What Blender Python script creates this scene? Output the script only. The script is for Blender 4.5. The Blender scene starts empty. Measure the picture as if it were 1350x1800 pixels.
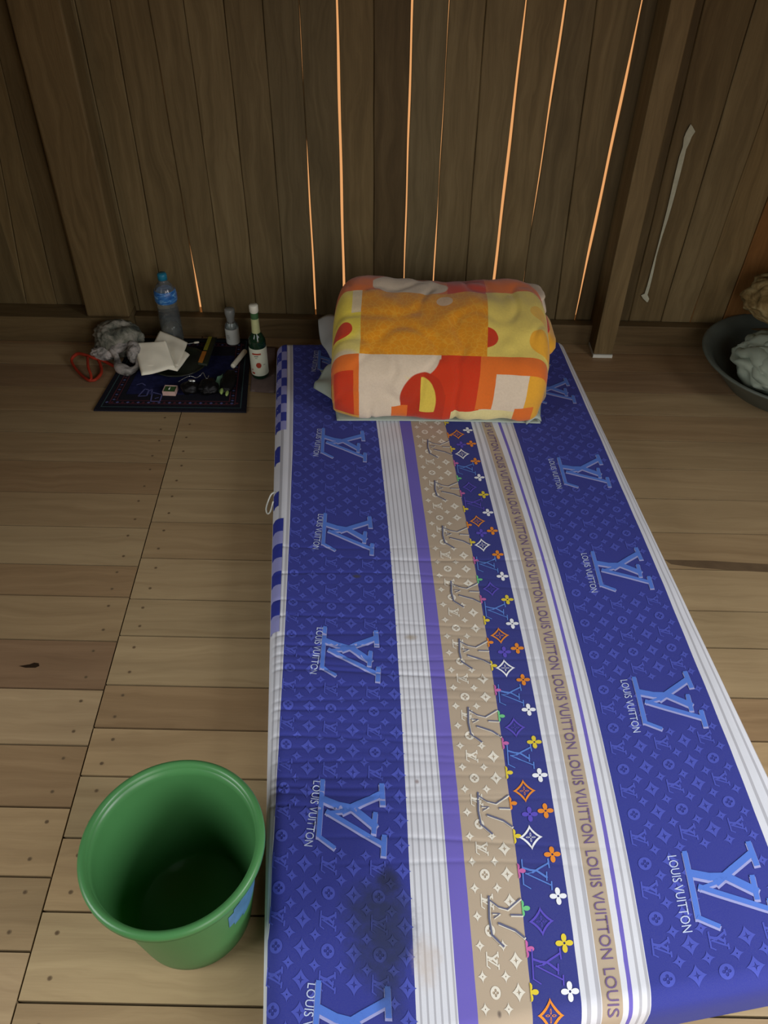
import bpy, bmesh, math, random
import numpy as np
from mathutils import Vector, Matrix, noise
random.seed(7)
S = bpy.context.scene
COL = S.collection
R_ = math.radians

# ------------------------------------------------------------ camera, world, lights, exposure
F_PX, PITCH, ROLL, CAM_H = 1408.0, R_(42.3), 0.021, 1.5
def camera():
    cd = bpy.data.cameras.new('camera'); cd.sensor_fit = 'VERTICAL'; cd.sensor_height = 24
    cd.lens = F_PX / 1800 * 24; cd.clip_start = .02
    co = bpy.data.objects.new('camera', cd); COL.objects.link(co)
    up0 = Vector((0, math.sin(PITCH), math.cos(PITCH))); fw = Vector((0, math.cos(PITCH), -math.sin(PITCH)))
    X = Vector((1, 0, 0))
    r = X * math.cos(ROLL) + up0 * math.sin(ROLL); u = up0 * math.cos(ROLL) - X * math.sin(ROLL)
    m = Matrix((r, u, -fw)).transposed().to_4x4(); m.translation = (0, 0, CAM_H)
    co.matrix_world = m; S.camera = co
camera()
S.view_settings.view_transform = 'Standard'; S.view_settings.look = 'None'
S.view_settings.gamma = 1; S.view_settings.use_curve_mapping = False
S.view_settings.exposure = 0.0

w = bpy.data.worlds.new('world'); S.world = w; w.use_nodes = True
bgn = w.node_tree.nodes['Background']; bgn.inputs[0].default_value = (1.0, .46, .17, 1); bgn.inputs[1].default_value = .8

def area(name, loc, target, sx, sy, power, col):
    l = bpy.data.lights.new(name, 'AREA'); l.shape = 'RECTANGLE'; l.size = sx; l.size_y = sy
    l.energy = power; l.color = col
    o = bpy.data.objects.new(name, l); COL.objects.link(o); o.location = loc
    o.rotation_euler = (Vector(target) - Vector(loc)).to_track_quat('-Z', 'Y').to_euler()
    return o
# daylight entering by the window in the left wall and by the doorway in the wall behind the camera
area('window_daylight', (-1.95, -.15, 1.35), (.1, .35, 0), 1.0, 1.1, 12.0, (.88, .95, 1.0)).data.spread = R_(105)
area('window_daylight', (2.15, .1, 1.35), (.5, .45, 0), 1.0, 1.1, 17.0, (.9, .95, 1.0)).data.spread = R_(105)
area('doorway_daylight', (.75, -.72, 1.0), (.4, .55, .0), .9, 1.4, 10.0, (.9, .96, 1.0)).data.spread = R_(122)

# ------------------------------------------------------------ helpers
def tag(o, label=None, cat=None, group=None, kind=None):
    if label: o['label'] = label
    if cat: o['category'] = cat
    if group: o['group'] = group
    if kind: o['kind'] = kind
    return o
def empty(name, loc, label, cat, group=None, rz=0):
    o = bpy.data.objects.new(name, None); COL.objects.link(o); o.location = loc; o.rotation_euler = (0, 0, rz)
    o.empty_display_size = .03
    return tag(o, label, cat, group)
def ray(px, py):
    x = (px - 675) / F_PX; y = (py - 900) / F_PX
    x2 = math.cos(ROLL) * x + math.sin(ROLL) * y; y2 = -math.sin(ROLL) * x + math.cos(ROLL) * y
    return (x2, math.cos(PITCH) - y2 * math.sin(PITCH), -math.sin(PITCH) - y2 * math.cos(PITCH))
def at(px, py, z=0.0):
    d = ray(px, py); t = (z - CAM_H) / d[2]; return Vector((d[0] * t, d[1] * t, z))
def onY(px, py, Y):
    d = ray(px, py); t = Y / d[1]; return Vector((d[0] * t, Y, CAM_H + d[2] * t))

class MB:
    def __init__(s): s.v = []; s.f = []; s.m = []; s.uv = []; s.tone = []
    def face(s, pts, m=0, uv=None, tone=(1, 1, 1)):
        b = len(s.v); s.v += [tuple(p) for p in pts]; s.f.append(tuple(range(b, b + len(pts)))); s.m.append(m)
        s.uv.append(uv or [(0, 0)] * len(pts)); s.tone.append(tone)
    def mesh(s, verts, faces, m=0, tone=(1, 1, 1)):
        b = len(s.v); s.v += [tuple(p) for p in verts]
        for f in faces:
            s.f.append(tuple(b + i for i in f)); s.m.append(m); s.uv.append([(0, 0)] * len(f)); s.tone.append(tone)
    def box(s, a, b, m=0, axis=0, tone=(1, 1, 1), off=(0, 0)):
        x0, y0, z0 = a; x1, y1, z1 = b
        P = lambda i: ((x0, x1)[i & 1], (y0, y1)[(i >> 1) & 1], (z0, z1)[(i >> 2) & 1])
        for q in ((0, 2, 3, 1), (4, 5, 7, 6), (0, 1, 5, 4), (2, 6, 7, 3), (0, 4, 6, 2), (1, 3, 7, 5)):
            pts = [P(i) for i in q]; uv = []
            o = [k for k in range(3) if k != axis]
            for p in pts: uv.append((p[axis] + off[0], p[o[0]] + p[o[1]] + off[1]))
            s.face(pts, m, uv, tone)
    def build(s, name, mats, parent=None, smooth=False, weld=False):
        me = bpy.data.meshes.new(name); me.from_pydata(s.v, [], s.f)
        for mt in (mats if isinstance(mats, (list, tuple)) else [mats]): me.materials.append(mt)
        me.polygons.foreach_set('material_index', s.m)
        ul = me.uv_layers.new(name='UVMap'); fl = [c for f in s.uv for p in f for c in p]; ul.data.foreach_set('uv', fl)
        ca = me.color_attributes.new('tone', 'FLOAT_COLOR', 'CORNER')
        ca.data.foreach_set('color', [c for f, t in zip(s.f, s.tone) for _ in f for c in (*t, 1)])
        if weld:
            bm = bmesh.new(); bm.from_mesh(me); bmesh.ops.remove_doubles(bm, verts=bm.verts, dist=1e-5)
            bmesh.ops.recalc_face_normals(bm, faces=bm.faces); bm.to_mesh(me); bm.free()
        if smooth: me.polygons.foreach_set('use_smooth', [True] * len(me.polygons))
        me.update(); o = bpy.data.objects.new(name, me); COL.objects.link(o)
        if parent: o.parent = parent
        return o
def grid_faces(n, m, cu=False, cv=False):
    f = []
    for i in range(n - (0 if cu else 1)):
        for j in range(m - (0 if cv else 1)):
            a = i * m + j; b = i * m + (j + 1) % m; c = ((i + 1) % n) * m + (j + 1) % m; d = ((i + 1) % n) * m + j
            f.append((a, b, c, d))
    return f
def lathe(prof, seg=48, c=(0, 0, 0), wob=None):
    v = []
    for k in range(seg):
        a = 2 * math.pi * k / seg
        for r, z in prof:
            v.append((c[0] + r * math.cos(a), c[1] + r * math.sin(a), c[2] + z))
    return v, [tuple(reversed(f)) for f in grid_faces(seg, len(prof), cu=True)]
def catmull(pts, n=8, closed=False):
    P = [Vector(p) for p in pts]; out = []; N = len(P)
    for i in range(N if closed else N - 1):
        g = (lambda k: P[k % N]) if closed else (lambda k: P[max(0, min(N - 1, k))])
        a, b, c, d = g(i - 1), g(i), g(i + 1), g(i + 2)
        for j in range(n):
            t = j / n
            out.append(.5 * ((2 * b) + (c - a) * t + (2 * a - 5 * b + 4 * c - d) * t * t + (3 * b - a - 3 * c + d) * t ** 3))
    if not closed: out.append(P[-1])
    return out
def tube(path, r, seg=10, closed=False, flat=1.0):
    v = []; n = len(path)
    for i, p in enumerate(path):
        q = path[(i + 1) % n] if (closed or i < n - 1) else path[i]; o = path[i - 1] if (closed or i > 0) else path[i]
        t = (q - o).normalized(); u = Vector((0, 0, 1)); s = t.cross(u)
        s = s.normalized() if s.length > 1e-4 else Vector((1, 0, 0)); u = s.cross(t)
        rr = r(i / max(1, n - 1)) if callable(r) else r
        for k in range(seg):
            a = 2 * math.pi * k / seg; v.append(p + s * math.cos(a) * rr * flat + u * math.sin(a) * rr)
    f = [tuple(reversed(x)) for x in grid_faces(n, seg, cu=closed, cv=True)]
    if not closed: f += [tuple(range(seg)), tuple(reversed([(n - 1) * seg + k for k in range(seg)]))]
    return v, f
def solid(name, vf, mat, parent=None, smooth=True, bevel=0):
    m = MB(); m.mesh(*vf); o = m.build(name, mat, parent, smooth)
    if bevel:
        b = o.modifiers.new('bevel', 'BEVEL'); b.width = bevel; b.segments = 3
    return o
def boxobj(name, a, b, mat, parent=None, bevel=.002, axis=0, tone=(1, 1, 1), off=(0, 0)):
    m = MB(); m.box(a, b, 0, axis, tone, off); o = m.build(name, mat, parent, weld=True)
    if bevel:
        bv = o.modifiers.new('bevel', 'BEVEL'); bv.width = bevel; bv.segments = 2
    return o

# ------------------------------------------------------------ material helpers
class NT:
    def __init__(s, name):
        s.mat = bpy.data.materials.new(name); s.mat.use_nodes = True; s.t = s.mat.node_tree; s.n = s.t.nodes
        s.p = s.n['Principled BSDF']
    def new(s, k, **kw):
        n = s.n.new(k)
        for a, b in kw.items(): setattr(n, a, b)
        return n
    def setin(s, sock, v):
        if isinstance(v, bpy.types.NodeSocket): s.t.links.new(v, sock)
        elif isinstance(v, (tuple, list)) and len(v) == 3 and sock.type == 'RGBA': sock.default_value = (*v, 1)
        else: sock.default_value = v
    def m(s, op, a, b=0.0, c=None, clamp=False):
        n = s.new('ShaderNodeMath', operation=op, use_clamp=clamp); s.setin(n.inputs[0], a); s.setin(n.inputs[1], b)
        if c is not None: s.setin(n.inputs[2], c)
        return n.outputs[0]
    def mix(s, f, a, b, mode='MIX'):
        n = s.new('ShaderNodeMix', data_type='RGBA', blend_type=mode); s.setin(n.inputs[0], f)
        s.setin(n.inputs[6], a); s.setin(n.inputs[7], b); return n.outputs[2]
    def coord(s, which='Object'): return s.new('ShaderNodeTexCoord').outputs[which]
    def xyz(s, v):
        n = s.new('ShaderNodeSeparateXYZ'); s.setin(n.inputs[0], v); return n.outputs
    def mapv(s, v, scale=(1, 1, 1), loc=(0, 0, 0)):
        n = s.new('ShaderNodeMapping'); s.setin(n.inputs[0], v); n.inputs[1].default_value = loc; n.inputs[3].default_value = scale
        return n.outputs[0]
    def noise(s, v, scale=5, detail=4, rough=.5, dist=0, col=False):
        n = s.new('ShaderNodeTexNoise'); s.setin(n.inputs['Vector'], v); n.inputs['Scale'].default_value = scale
        n.inputs['Detail'].default_value = detail; n.inputs['Roughness'].default_value = rough; n.inputs['Distortion'].default_value = dist
        return n.outputs[1 if col else 0]
    def ramp(s, f, stops, interp='LINEAR'):
        n = s.new('ShaderNodeValToRGB'); s.setin(n.inputs[0], f); e = n.color_ramp.elements; n.color_ramp.interpolation = interp
        while len(e) > 1: e.remove(e[0])
        e[0].position = stops[0][0]; e[0].color = (*stops[0][1], 1)
        for p, c in stops[1:]:
            q = e.new(p); q.color = (*c, 1)
        return n.outputs[0]
    def smooth(s, v, a, b):
        n = s.new('ShaderNodeMapRange', interpolation_type='SMOOTHSTEP'); s.setin(n.inputs[0], v)
        n.inputs[1].default_value = a; n.inputs[2].default_value = b; return n.outputs[0]
    def bump(s, h, strength=.3, dist=.002):
        n = s.new('ShaderNodeBump'); s.setin(n.inputs['Height'], h); n.inputs['Strength'].default_value = strength
        n.inputs['Distance'].default_value = dist; s.t.links.new(n.outputs[0], s.p.inputs['Normal'])
    def done(s, col, rough=.6, spec=.4, **kw):
        s.setin(s.p.inputs['Base Color'], col); s.setin(s.p.inputs['Roughness'], rough); s.p.inputs['Specular IOR Level'].default_value = spec
        for k, v in kw.items(): s.setin(s.p.inputs[k.replace('_', ' ')], v)
        return s.mat
def srgb(r, g, b):
    f = lambda c: (c / 255 / 12.92) if c / 255 <= .04045 else ((c / 255 + .055) / 1.055) ** 2.4
    return (f(r), f(g), f(b))
def plain(name, col, rough=.5, spec=.4, var=.12, scale=30, bump=0, bscale=200, **kw):
    t = NT(name); c = t.coord(); n = t.noise(c, scale, 4)
    lo = tuple(x * (1 - var) for x in col); hi = tuple(min(1, x * (1 + var)) for x in col)
    cc = t.ramp(n, [(.3, lo), (.7, hi)])
    if bump: t.bump(t.noise(c, bscale, 3), bump, .001)
    return t.done(cc, rough, spec, **kw)
def wood(name, dark, mid, light, rough=.6, spec=.25, streak=.5, fn=.35):
    t = NT(name); uv = t.new('ShaderNodeUVMap'); uv.uv_map = 'UVMap'; v = uv.outputs[0]
    warp = t.noise(t.mapv(v, (1.2, 3.5, 1)), 2.2, 3, .5, .6)
    o = t.xyz(v)
    yy = t.m('ADD', o[1], t.m('MULTIPLY', warp, .09))
    cv = t.new('ShaderNodeCombineXYZ'); t.setin(cv.inputs[0], t.m('MULTIPLY', o[0], 1.3)); t.setin(cv.inputs[1], t.m('MULTIPLY', yy, 26))
    g = t.noise(cv.outputs[0], 1.5, 5, .6, .3)
    fine = t.noise(t.mapv(v, (9, 260, 1)), 1, 4, .6)
    blot = t.noise(t.mapv(v, (2.0, 6, 1)), 1.6, 4, .55)
    c = t.ramp(g, [(.22, dark), (.5, mid), (.78, light)])
    c = t.mix(t.m('MULTIPLY', t.smooth(fine, .45, .75), fn), c, dark)
    c = t.mix(t.m('MULTIPLY', t.smooth(blot, .5, .75), streak), c, tuple(x * .62 for x in mid))
    a = t.new('ShaderNodeAttribute', attribute_name='tone')
    c = t.mix(1.0, c, a.outputs[0], 'MULTIPLY')
    t.bump(t.m('ADD', fine, g), .25, .001)
    return t.done(c, rough, spec)

M = {}
M['floor'] = wood('floor_wood', srgb(144, 124, 94), srgb(158, 138, 106), srgb(172, 152, 118), .5, .3, .22, .12)
M['wall'] = wood('wall_wood', srgb(90, 78, 51), srgb(112, 98, 67), srgb(128, 114, 80), .65, .2, .45, .25)
M['beam'] = wood('beam_wood', srgb(84, 72, 48), srgb(106, 92, 64), srgb(120, 106, 76), .65, .2, .4, .25)
M['gapdark'] = plain('dark_hole', srgb(40, 28, 16), .9, .1)
M['nail'] = plain('rusty_nail', srgb(124, 104, 76), .6, .3)
M['nailhole'] = plain('nail_hollow', srgb(98, 80, 58), .8, .2)
M['white'] = plain('white_plastic', srgb(205, 208, 196), .4, .4, .04)

# ------------------------------------------------------------ floor
JX = lambda Y: -.655 + (2.095 - Y) * .039
L_SEAM = [2.80, 2.659, 2.502, 2.371, 2.235, 2.096, 1.982, 1.843, 1.703, 1.564, 1.422, 1.316, 1.178, 1.042, .902, .765, .63, .503, .36, .22, .08, -.06]
R_SEAM = [2.80, 2.66, 2.52, 2.40, 2.27, 2.14, 2.005, 1.867, 1.73, 1.59, 1.452, 1.311, 1.196, 1.056, .946, .834, .705, .57, .426, .29, .15, .01, -.13]
def floor():
    m = MB(); g = .0022
    def col(k):
        return [(1.05, 1.0, .95), (.74, .66, .62), (.95, .93, .86), (1.1, 1.02, .92), (.82, .72, .64), (1.0, .97, .9), (.9, .84, .76), (1.1, 1.08, 1.0)][k % 8]
    def plank(x0, x1, ya, yb, sl, tone, off):
        # planks run across the room and drift sideways by sl
        P = lambda x, y, z: (x(y) if callable(x) else x, y + sl, z)
        e = .0012
        c = [P(x0, yb + g, 0), P(x1, yb + g, 0), P(x1, ya - g, 0), P(x0, ya - g, 0)]
        uv = [(p[0] + off * 3.7, p[1] + off * 1.31) for p in c]
        m.face(c, 0, uv, tone)
        lo = [(p[0], p[1], -.025) for p in c]
        for i in range(4):
            j = (i + 1) % 4; m.face([c[j], c[i], lo[i], lo[j]], 0, [uv[j], uv[i], uv[i], uv[j]], tuple(t * .8 for t in tone))
    def nail(x, y):
        n = 10; r = .0042; r2 = .0028
        ring = [(x + r * math.cos(a), y + r * math.sin(a), .0004) for a in [2 * math.pi * k / n for k in range(n)]]
        rin = [(x + r2 * math.cos(a), y + r2 * math.sin(a), -.0006 + .001) for a in [2 * math.pi * k / n for k in range(n)]]
        for k in range(n): m.face([ring[k], ring[(k + 1) % n], rin[(k + 1) % n], rin[k]], 2)
        m.face(rin, 3)
    tl = [2, 4, 5, 1, 6, 2, 6, 4, 6, 5, 4, 6, 1, 0, 4, 3, 6, 0, 3, 5, 2, 6]
    for i in range(len(L_SEAM) - 1):
        t = col(tl[i % len(tl)])
        if i == 12: t = (.66, .55, .52)
        plank(-2.05, lambda y: JX(y) - .0015, L_SEAM[i], L_SEAM[i + 1], 0, t, i + 1)
        for fy in (.22, .76):
            y = L_SEAM[i] * (1 - fy) + L_SEAM[i + 1] * fy
            if i > 4: nail(JX(y) - .045 + random.uniform(-.006, .006), y)
    tr = [2, 6, 4, 1, 2, 6, 2, 5, 5, 6, 5, 2, 5, 4, 3, 2, 3, 7, 6, 5, 7, 2, 6]
    for i in range(len(R_SEAM) - 1):
        x0 = lambda y: JX(y) + .0015
        last = (i + 2 == len(R_SEAM))
        xj = 1.35 if i % 2 else 1.05
        plank(x0, 2.3, R_SEAM[i], R_SEAM[i + 1], 0, col(tr[i % len(tr)]), i + 40)
        for fy in (.25, .75):
            y = R_SEAM[i] * (1 - fy) + R_SEAM[i + 1] * fy
            if i > 4: nail(JX(y) + .042 + random.uniform(-.006, .006), y)
    # dark knot split
    kp = [at(33, 1171), at(52, 1168), at(60, 1165), at(68, 1166), at(69, 1171), at(62, 1174), at(45, 1174)]
    m.face([(p.x, p.y, .0005) for p in reversed(kp)], 1)
    for pts in ([(1168, 984), (1250, 986), (1350, 992), (1350, 1006), (1290, 1003), (1225, 998), (1180, 992)],):
        m.face([tuple(at(*p).xy) + (.0005,) for p in reversed(pts)], 3)
    # dirt under the boards seen through the seams
    m.face([(-2.05, -1.6, -.026), (2.3, -1.6, -.026), (2.3, 2.8, -.026), (-2.05, 2.8, -.026)], 1)
    m.face([(-2.05, -1.6, 0), (2.3, -1.6, 0), (2.3, -.13, 0), (-2.05, -.13, 0)], 0, [(-2, -1.6), (2.3, -1.6), (2.3, -.13), (-2, -.13)])
    o = m.build('floor', [M['floor'], M['gapdark'], M['nail'], M['nailhole']])
    tag(o, 'unvarnished wooden plank floor with nail heads along a joint', 'floor', kind='structure')
floor()

# ------------------------------------------------------------ walls
YW = 2.62
# seams of the boarded wall: (x at z 1.05 , x at z .05, gap widths at z levels)
def wall_back():
    def X(px, py): return onY(px, py, YW)
    seams = []   # (Xtop(z=1.04), Xbot(z=.05), gapfunc)
    def lens(lo, hi, wmax, peak=.5):
        def g(z):
            if z <= lo or z >= hi: return 0
            t = (z - lo) / (hi - lo)
            s = t / peak if t < peak else (1 - t) / (1 - peak)
            return wmax * min(1, s * 1.6) ** .8
        return g
    def zat(px, py): return X(px, py).z
    top = [(-100, None), (-60, None), (10, None), (130, None), (192, None), (260, None), (322, None), (392, None), (460, None), (525, None), (592, None), (657, None), (725, None), (790, None), (855, None), (925, None), (995, None), (1050, None), (1130, None), (1330 - 66, None), (1330, None), (1400, None)]
    S_ = [(-118, 20), (-52, 52), (-25, 107), (10, 152), (130, 250), (192, 293), (260, 356), (322, 400), (392, 453), (460, 505), (525, 556), (592, 606), (657, 657), (725, 708), (790, 758), (855, 813), (925, 860), (995, 910), (1050, 975), (1130, 1010), (1240, 1105), (1330, 1162), (1412, 1214), (1480, 1270), (1560, 1330), (1640, 1395)]
    gaps = {6: lens(-.1, .36, .0075, .3), 10: lens(-.05, .68, .0055, .45), 11: lens(-.3, 1.5, .0072, .35), 13: lens(-.2, 1.9, .005, .75),
            14: lens(.0, .5, .0032, .4), 16: lens(-.5, 1.2, .009, .55), 17: lens(.42, 1.6, .0058, .6), 19: lens(.0, 1.2, .0098, .5), 22: lens(-.1, .2, .003, .4)}
    zs = [0] + [.04 * k for k in range(1, 31)] + [1.3, 1.5, 1.8, 2.1, 2.45]
    lines = []
    for i, (a, b) in enumerate(S_):
        P = X(a, 0); Q = X(b, 565)
        lines.append((P.x, P.z, Q.x, Q.z))
    pre = [-2.05, -1.9, -1.72, -1.55, -1.42, -1.3]; post = [1.32 + .17 * k for k in range(6)] + [2.305]
    all_l = [(x, 1, x, 0) for x in pre] + lines + [(x, 1, x, 0) for x in post]
    off = len(pre)
    m = MB()
    def lx(k, z):
        a = all_l[k]; t = (z - a[3]) / (a[1] - a[3]); t = min(t, 1.4); return a[2] + (a[0] - a[2]) * t
    all_l = [l for l in all_l]
    tones = {}
    for k in range(len(all_l) - 1):
        xm = lx(k + 1, .5) - lx(k, .5)
        if xm < .02: continue
        gl = gaps.get(k - off, None); gr = gaps.get(k + 1 - off, None)
        r = random.Random(k * 13 + 5); b = r.uniform(.78, 1.12); wv = r.uniform(-.05, .05)
        tone = (b * (1 + wv), b, b * (1 - wv * 1.5))
        if k - off == 12: tone = (.62, .58, .55)
        if k - off in (19,): tone = (.6, .58, .55)
        if k - off >= 23: tone = (1.2, .75, .45)
        dy = r.uniform(-.003, .003); th = .009; uo = k * 2.3
        rows = []
        for z in zs:
            jig = .0006 * math.sin(z * 17 + k)
            a = lx(k, z) + (gl(z) / 2 if gl else 0) + .0006 + jig; c = lx(k + 1, z) - (gr(z) / 2 if gr else 0) - .0006 + jig
            rows.append((a, c, z))
        for (a, c, z), (a2, c2, z2) in zip(rows, rows[1:]):
            ch = .0025
            y0 = YW + dy; y1 = y0 + th
            uv = lambda x, z: (z + uo, x + uo * .37)
            F = [((a + ch, y0, z), (c - ch, y0, z), (c2 - ch, y0, z2), (a2 + ch, y0, z2)),
                 ((a, y0 + ch, z), (a + ch, y0, z), (a2 + ch, y0, z2), (a2, y0 + ch, z2)),
                 ((c - ch, y0, z), (c, y0 + ch, z), (c2, y0 + ch, z2), (c2 - ch, y0, z2)),
                 ((a, y1, z), (a, y0 + ch, z), (a2, y0 + ch, z2), (a2, y1, z2)),
                 ((c, y0 + ch, z), (c, y1, z), (c2, y1, z2), (c2, y0 + ch, z2)),
                 ((c, y1, z), (a, y1, z), (a2, y1, z2), (c2, y1, z2))]
            for q, fc in enumerate(F): m.face(fc, 0, [uv(p[0], p[2]) for p in fc], tone)
    # backing battens that close the boards' hairline joints
    for k in range(1, len(all_l) - 1):
        if (k - off) in gaps: 
            continue
        x = lx(k, 0); x2 = lx(k, 1.4) ; x3 = lx(k, 2.45)
        for (xa, za, xb, zb) in ((x, 0, x2, 1.4), (x2, 1.4, x3, 2.45)):
            m.face([(xa + .012, YW + .0135, za), (xa - .012, YW + .0135, za), (xb - .012, YW + .0135, zb), (xb + .012, YW + .0135, zb)], 0, None, (.3, .3, .3))
    o = m.build('wall_back', M['wall']); tag(o, 'tall wall of vertical brown boards with daylight showing through gaps', 'wall', kind='structure')
wall_back()

def wood_box(name, a, b, axis, tone, mat='beam', off=0, label=None, bevel=.003):
    o = boxobj(name, a, b, M[mat], None, bevel, axis, tone, (off, off * .7)); tag(o, label, 'trim' if name.startswith('trim') else 'wall', kind='structure'); return o
wood_box('trim_1', (-2.05, 2.52, 0), (onY(228, 558, 2.53).x, YW - .003, .096), 0, (.9, .86, .8), off=3.1, label='thick horizontal sill beam left of the broad left post')
wood_box('trim_2', (onY(228, 558, 2.53).x + .0005, 2.575, 0), (2.3, YW - .004, .078), 0, (.8, .74, .68), off=5.3, label='long low sill beam along the foot of the board wall')
# posts
def post():
    m = MB()
    xl, xr = onY(60, 0, 2.55).x, onY(98, 0, 2.55).x
    xl, xr = onY(152, 552, 2.53).x, onY(228, 558, 2.53).x
    m.box((xl, 2.53, .0965), (xr, 2.617, 2.45), 0, 2, (1.0, .95, .85), (7.7, 2.2))
    o = m.build('trim_3', M['beam'], weld=True); b = o.modifiers.new('bevel', 'BEVEL'); b.width = .006; b.segments = 2
    tag(o, 'broad square post against the wall behind the crumpled hat', 'post', kind='structure')
    pl = at(1042, 628); pr = at(1075, 629)
    m = MB(); m.box((pl.x, pl.y, .012), (pr.x, 2.618, 2.45), 0, 2, (1.12, 1.08, .98), (9.7, 4.2))
    o = m.build('trim_4', M['beam'], weld=True); b = o.modifiers.new('bevel', 'BEVEL'); b.width = .003; b.segments = 2
    tag(o, 'slim square post with a pale block under it right of the mattress head', 'post', kind='structure')
    m = MB(); m.box((pl.x - .001, pl.y - .003, 0), (pr.x + .001, 2.60, .012), 0, 0)
    w_ = m.build('trim_5', M['white'], weld=True); tag(w_, 'pale spacer block under the slim right post', 'trim', kind='structure')
post()
# side walls, ceiling, wall behind the camera with a doorway
def shell():
    def bw(name, a, b, holes, fixed, axis, label):
        m = MB(); n = 0
        u = a[0]
        while u < b[0] - .01:
            u2 = min(u + .15, b[0]); segs = [(a[1], b[1])]
            for (h0, h1, z0, z1) in holes:
                if u2 > h0 + .01 and u < h1 - .01: segs = [(a[1], z0), (z1, b[1])]
            r = random.uniform(.8, 1.1)
            for z0, z1 in segs:
                if z1 - z0 < .02: continue
                if axis == 0: m.box((u, fixed, z0), (u2 - .001, fixed + .02, z1), 0, 2, (r, r, r), (n * 2.1, n))
                else: m.box((fixed, u, z0), (fixed + .02, u2 - .001, z1), 0, 2, (r, r, r), (n * 2.1, n))
            n += 1; u = u2
        o = m.build(name, M['wall']); tag(o, label, 'wall', kind='structure')
    bw('wall_left', (-1.6, 0), (2.64, 2.45), [(-.7, .45, .7, 2.1)], -2.07, 1, 'left board wall with a window opening')
    bw('wall_right', (-1.6, 0), (2.64, 2.45), [(-.5, .75, .7, 2.1)], 2.3, 1, 'right board wall with a window opening')
    bw('wall_front', (-2.07, 0), (2.32, 2.45), [(.2, 1.3, 0, 2.1)], -.85, 0, 'board wall with a doorway')
    m = MB(); m.box((-2.07, -1.62, 2.45), (2.32, 2.64, 2.47), 0, 0); o = m.build('ceiling', M['wall']); tag(o, 'plain board ceiling', 'ceiling', kind='structure')
shell()

# thin jagged pale strip set against the wall boards at right
def streak():
    L = [(1214, 218), (1206, 232), (1202, 242), (1200, 258), (1194, 275), (1188, 300), (1180, 335), (1172, 370), (1163, 405), (1154, 440), (1146, 470), (1138, 500), (1133, 516), (1127, 519), (1130, 524), (1137, 531)]
    Rr = [(1217, 222), (1222, 231), (1216, 240), (1212, 250), (1206, 262), (1202, 280), (1194, 312), (1184, 350), (1174, 385), (1164, 415), (1154, 450), (1148, 480), (1142, 505), (1138, 518), (1141, 525), (1139, 530)]
    m = MB(); n = len(L); a = [onY(x, y, YW - .004) for x, y in L]; b = [onY(x, y, YW - .004) for x, y in Rr]
    for i in range(n - 1):
        m.face([a[i + 1], b[i + 1], b[i], a[i]])
    o = m.build('pale_strip', plain('pale_matte', srgb(186, 190, 168), .8, .1, .1, 40), weld=True)
    s = o.modifiers.new('solid', 'SOLIDIFY'); s.thickness = .003; s.offset = 0
    tag(o, 'long thin jagged pale strip on the boards right of the slim post', 'strip')
streak()

# ------------------------------------------------------------ mattress with its printed cover
ZT = .11
tab = {
 'L':  [(486, 600), (481, 760), (477, 1000), (472, 1200), (466, 1375), (461, 1575), (462, 1800)],
 'wb': [(515, 600), (514, 760), (507, 1000), (495, 1200), (487, 1375), (469, 1575), (463, 1800)],
 'bs': [(664, 760), (688, 1000), (703, 1200), (713, 1375), (720, 1575), (733, 1800)],
 'sp': [(705, 760), (737, 1000), (758, 1200), (774, 1375), (789, 1575), (807, 1800)],
 'pb': [(725, 760), (759, 1000), (784, 1200), (803, 1375), (821, 1575), (842, 1800)],
 'bn': [(785, 760), (835, 1000), (868, 1200), (890, 1375), (916, 1575), (937, 1800)],
 'nw': [(832, 760), (892, 1000), (933, 1200), (965, 1375), (999, 1575), (1025, 1800)],
 'w1': [(851, 760), (921, 1000), (964, 1200), (997, 1375), (1037, 1575), (1062, 1800)],
 'w2': [(871, 760), (949, 1000), (993, 1200), (1034, 1375), (1070, 1575), (1101, 1800)],
 'p1': [(881, 760), (958, 1000), (1005, 1200), (1043, 1375), (1082, 1575), (1110, 1800)],
 'p2': [(886, 760), (963, 1000), (1011, 1200), (1050, 1375), (1090, 1575), (1118, 1800)],
 'sb': [(907, 760), (982, 1000), (1033, 1200), (1077, 1375), (1117, 1575), (1153, 1800)],
 'in': [(978, 592), (1050, 760), (1156, 1000), (1235, 1200), (1306, 1375), (1380, 1575)],
 'R':  [(990, 590), (1066, 760), (1192, 1000), (1282, 1200), (1366, 1375)],
}
KEYS = list(tab)
polys_ = {}
for k, pts in tab.items():
    P = [at(x, y, ZT) for x, y in pts]; deg = 3 if k not in ('R',) else 2
    polys_[k] = np.polyfit([p.y for p in P], [p.x for p in P], deg if len(P) > 5 else 2)
def bX(k, Y):
    Yc = max(.40, min(2.3, Y)); p = polys_[k]; d = np.polyder(p)
    if k in ('in', 'R'): Yc = max(.75, Yc)
    if k not in ('L', 'wb', 'in', 'R'): Yc = min(Yc, 1.9)
    return float(np.polyval(p, Yc) + np.polyval(d, Yc) * (Y - Yc))
UN = [bX(k, 1.15) for k in KEYS]
def q(X): return .175 * (X - .12) ** 2
_bx = bX; _TB = {k: [_bx(k, -.2 + .004 * i) for i in range(760)] for k in KEYS}
def bX(k, Y):
    t = (Y + .2) / .004; i = int(t); i = max(0, min(758, i)); t -= i; a = _TB[k]; return a[i] * (1 - t) + a[i + 1] * t
def edges(Y): return bX('L', Y), bX('R', Y)
def u2X(u, Y):
    bs = [bX(k, Y) for k in KEYS]; return float(np.interp(u, UN, bs)) if UN[0] <= u <= UN[-1] else (bs[0] + u - UN[0] if u < UN[0] else bs[-1] + u - UN[-1])
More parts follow.
